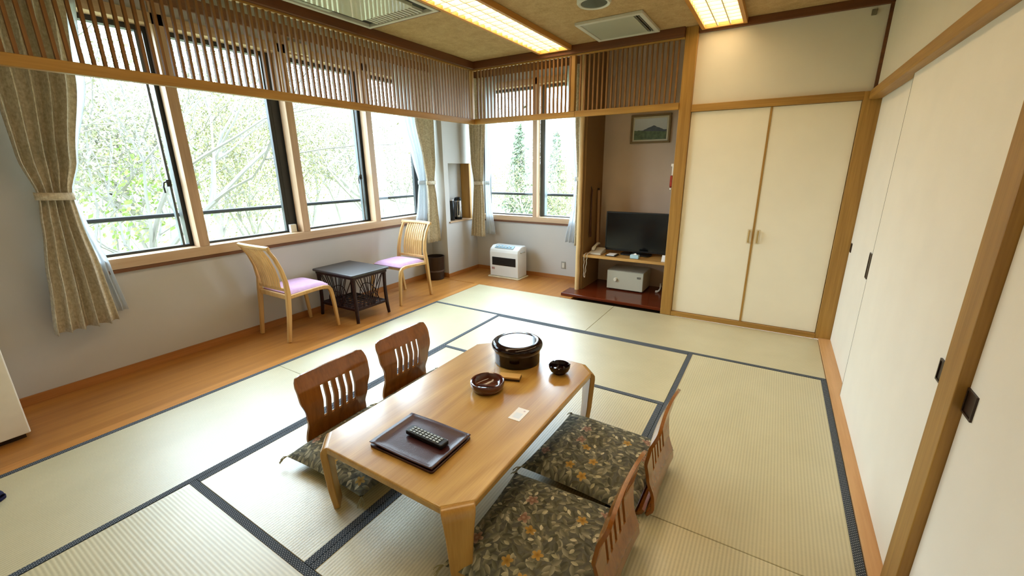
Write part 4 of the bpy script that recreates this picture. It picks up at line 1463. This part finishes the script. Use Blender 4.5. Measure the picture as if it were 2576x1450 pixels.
BARK = plain('tree_bark', (116, 112, 106), .9, 0, .2, .15, 3)
BARK_PALE = plain('tree_bark_pale', (140, 136, 126), .9, 0, .2, .15, 3)
LEAF_Y = leaf_mat('leaf_yellow_green', (.165, .16, .070, 1), (.27, .255, .13, 1))
LEAF_G = leaf_mat('leaf_fresh_green', (.135, .20, .045, 1), (.20, .26, .07, 1))
LEAF_P = leaf_mat('leaf_pale', (.18, .18, .115, 1), (.28, .27, .19, 1))
LEAF_D = leaf_mat('needle_green', (.11, .15, .095, 1), (.185, .225, .155, 1))


def leaf_quads(mb, pts, size, rnd):
    for p in pts:
        s_ = size * rnd.uniform(.55, 1.3)
        a = Vector((rnd.gauss(0, 1), rnd.gauss(0, 1), rnd.gauss(0, 1))).normalized()
        b = a.orthogonal().normalized()
        c = a.cross(b)
        p = Vector(p)
        mb.add([p - b * s_, p - c * s_ * .5, p + b * s_, p + c * s_ * .5], [(0, 1, 2, 3)])


def grow(seed, height, spread, levels, r0, leaf_n, leaf_size, jitter=.5, lean=(0, 0)):
    rnd = random.Random(seed)
    wood_, ends = MB(), []

    def branch(p, d, L, r, lv):
        n = 5 if lv < 2 else 4
        pts = [p]; rs = [r]
        q = p.copy(); dd = d.copy()
        for i in range(n):
            dd = (dd + Vector((rnd.gauss(0, .16), rnd.gauss(0, .16), rnd.gauss(.03, .12)))).normalized()
            q = q + dd * L / n
            pts.append(q.copy()); rs.append(r * (1 - .5 * (i + 1) / n))
        wood_.tube(pts, rs, 6 if lv < 2 else (4 if lv < 4 else 3), cap=False)
        ends.extend((pts[k], lv) for k in range(1, len(pts)))
        if lv >= levels:
            return
        kids = rnd.choice((2, 3, 3)) if lv else 4
        for k in range(kids):
            at = pts[rnd.choice((2, 3, 4, n) if n > 4 else (2, 3, n))]
            nd = (dd + Vector((rnd.gauss(0, spread), rnd.gauss(0, spread), rnd.gauss(.12, spread * .6)))).normalized()
            branch(at.copy(), nd, L * rnd.uniform(.58, .8), r * rnd.uniform(.45, .62), lv + 1)
    branch(Vector((0, 0, 0)), Vector((lean[0], lean[1], 1)).normalized(), height * .42, r0, 0)
    lm = MB()
    tips = [e for e, lv in ends if lv >= levels - 1]
    pts = []
    for i in range(leaf_n):
        e = rnd.choice(tips)
        pts.append(e + Vector((rnd.gauss(0, jitter), rnd.gauss(0, jitter), rnd.gauss(0, jitter * .8))))
    leaf_quads(lm, pts, leaf_size, rnd)
    return wood_, lm


def make_tree(name, label, loc, rz, data, bark, leaf, group=None):
    t = thing(name, label, 'tree', loc, rz, group)
    data[0].build('branches', bark, t, local=True, smooth=True)
    lf = data[1].build('foliage', leaf, t, local=True)
    lf['kind'] = 'stuff'
    return t


GZ = -4.0


def ground_z(x, y):
    d = math.hypot(x - 3, y + 3)
    return GZ + 5.5 * max(0, min(1, (d - 16) / 34)) ** 1.2


gm = MB()
gm.grid(60, 60, lambda u, v: (-70 + 92 * u, -30 + 95 * v, ground_z(-70 + 92 * u, -30 + 95 * v) + .25 * math.sin(u * 37) * math.cos(v * 41)))
struct(gm.build('ground', leaf_mat('ground_grass', (.18, .19, .09, 1), (.26, .255, .14, 1)), smooth=True), 'pale grassy slope outside')

make_tree('bare_tree', 'wide branching nearly bare tree outside the leftmost window', (-5.4, -1.9, GZ), .4, grow(21, 10.5, .62, 6, .10, 2600, .028, .25, (.05, .12)), BARK, LEAF_Y)
make_tree('bare_tree', 'thin nearly bare tree outside the second window from the left', (-7.2, 1.5, GZ), 2.2, grow(34, 9.8, .55, 6, .08, 2600, .03, .28), BARK, LEAF_Y)
make_tree('leafy_tree', 'fresh bright green young tree low outside the second window from the left', (-7.4, 1.75, GZ - .6), 1.0, grow(5, 6.6, .5, 4, .08, 2600, .055, .35), BARK_PALE, LEAF_G)
ty1 = grow(51, 8.6, .55, 4, .12, 11000, .032, .42)
ty2 = grow(66, 8.0, .5, 4, .11, 11000, .034, .45)
rnd = random.Random(77)
spots = [(-8.6, -2.4), (-9.5, -1.2), (-10.0, .4), (-12.5, -.8), (-13.5, 2.2), (-9.0, 3.2), (-11.5, 1.0), (-10.5, 5.6), (-8.5, 6.6), (-14, 4), (-13, 8.5), (-17, 0), (-18, 6.5), (-16, 12), (-11, 10.5), (-22, 3), (-23, 10), (-21, 16), (-28, 8), (-27, 16), (-30, 1), (-15, 17), (-12, 15), (-19, 22),
         (-9.5, 13.0), (-6.5, 13.5), (-11.5, 19), (-4.5, 16.0), (-8, 22), (-14, 26)]
wl_, ll1, ll2 = MB(), MB(), MB()
for i, (x, y) in enumerate(spots):
    w_, l_ = (ty1, ty2)[i % 2]
    z = ground_z(x, y) - rnd.uniform(-.2, 1.0) + 1.3 - (1.6 if y > 12.5 and x > -13 else 0)
    a = rnd.uniform(0, 6.28)
    ca, sa = math.cos(a), math.sin(a)
    for src, dst in ((w_, wl_), (l_, ll1 if i % 2 else ll2)):
        dst.add([(x + p[0] * ca - p[1] * sa, y + p[0] * sa + p[1] * ca, z + p[2]) for p in src.v], src.f)
wt = thing('woodland', 'pale yellow-green spring woodland filling the slope behind the nearer trees', 'woodland', (-14, 8, GZ))
wt['kind'] = 'stuff'
for mb_, nm, mt in ((wl_, 'branches', BARK_PALE), (ll1, 'foliage', LEAF_Y), (ll2, 'foliage', LEAF_P)):
    mb_.build(nm, mt, wt)['kind'] = 'stuff'


def conifer(seed, H, R):
    rnd = random.Random(seed)
    wd, lm = MB(), MB()
    wd.tube([(0, 0, 0), (0.03, 0, H * .5), (0, .02, H)], [.14, .09, .01], 7)
    pts = []
    z = .9
    while z < H:
        k = 1 - z / H
        for b in range(7):
            a = rnd.uniform(0, 2 * PI)
            L = R * (k ** .8) * rnd.uniform(.7, 1.1) + .05
            e = Vector((math.cos(a) * L, math.sin(a) * L, z - L * .18))
            wd.tube([(0, 0, z), e * .5 + Vector((0, 0, z * .5 + .04)), e], [.02, .014, .004], 4, cap=False)
            for j in range(int(10 + 26 * k)):
                f = rnd.uniform(.15, 1)
                pts.append((e.x * f + rnd.gauss(0, .07), e.y * f + rnd.gauss(0, .07), z + (e.z - z) * f + rnd.gauss(-.03, .06)))
        z += .24
    leaf_quads(lm, pts, .10, rnd)
    return wd, lm


make_tree('conifer', 'taller green conifer seen left of the corner window post', (-8.75, 16.7, -4.0), 0, conifer(3, 7.4, 1.7), BARK, LEAF_D)
make_tree('conifer', 'smaller green conifer seen right of the corner window post', (-6.75, 16.9, -4.2), 1, conifer(8, 7.2, 1.5), BARK, LEAF_D)
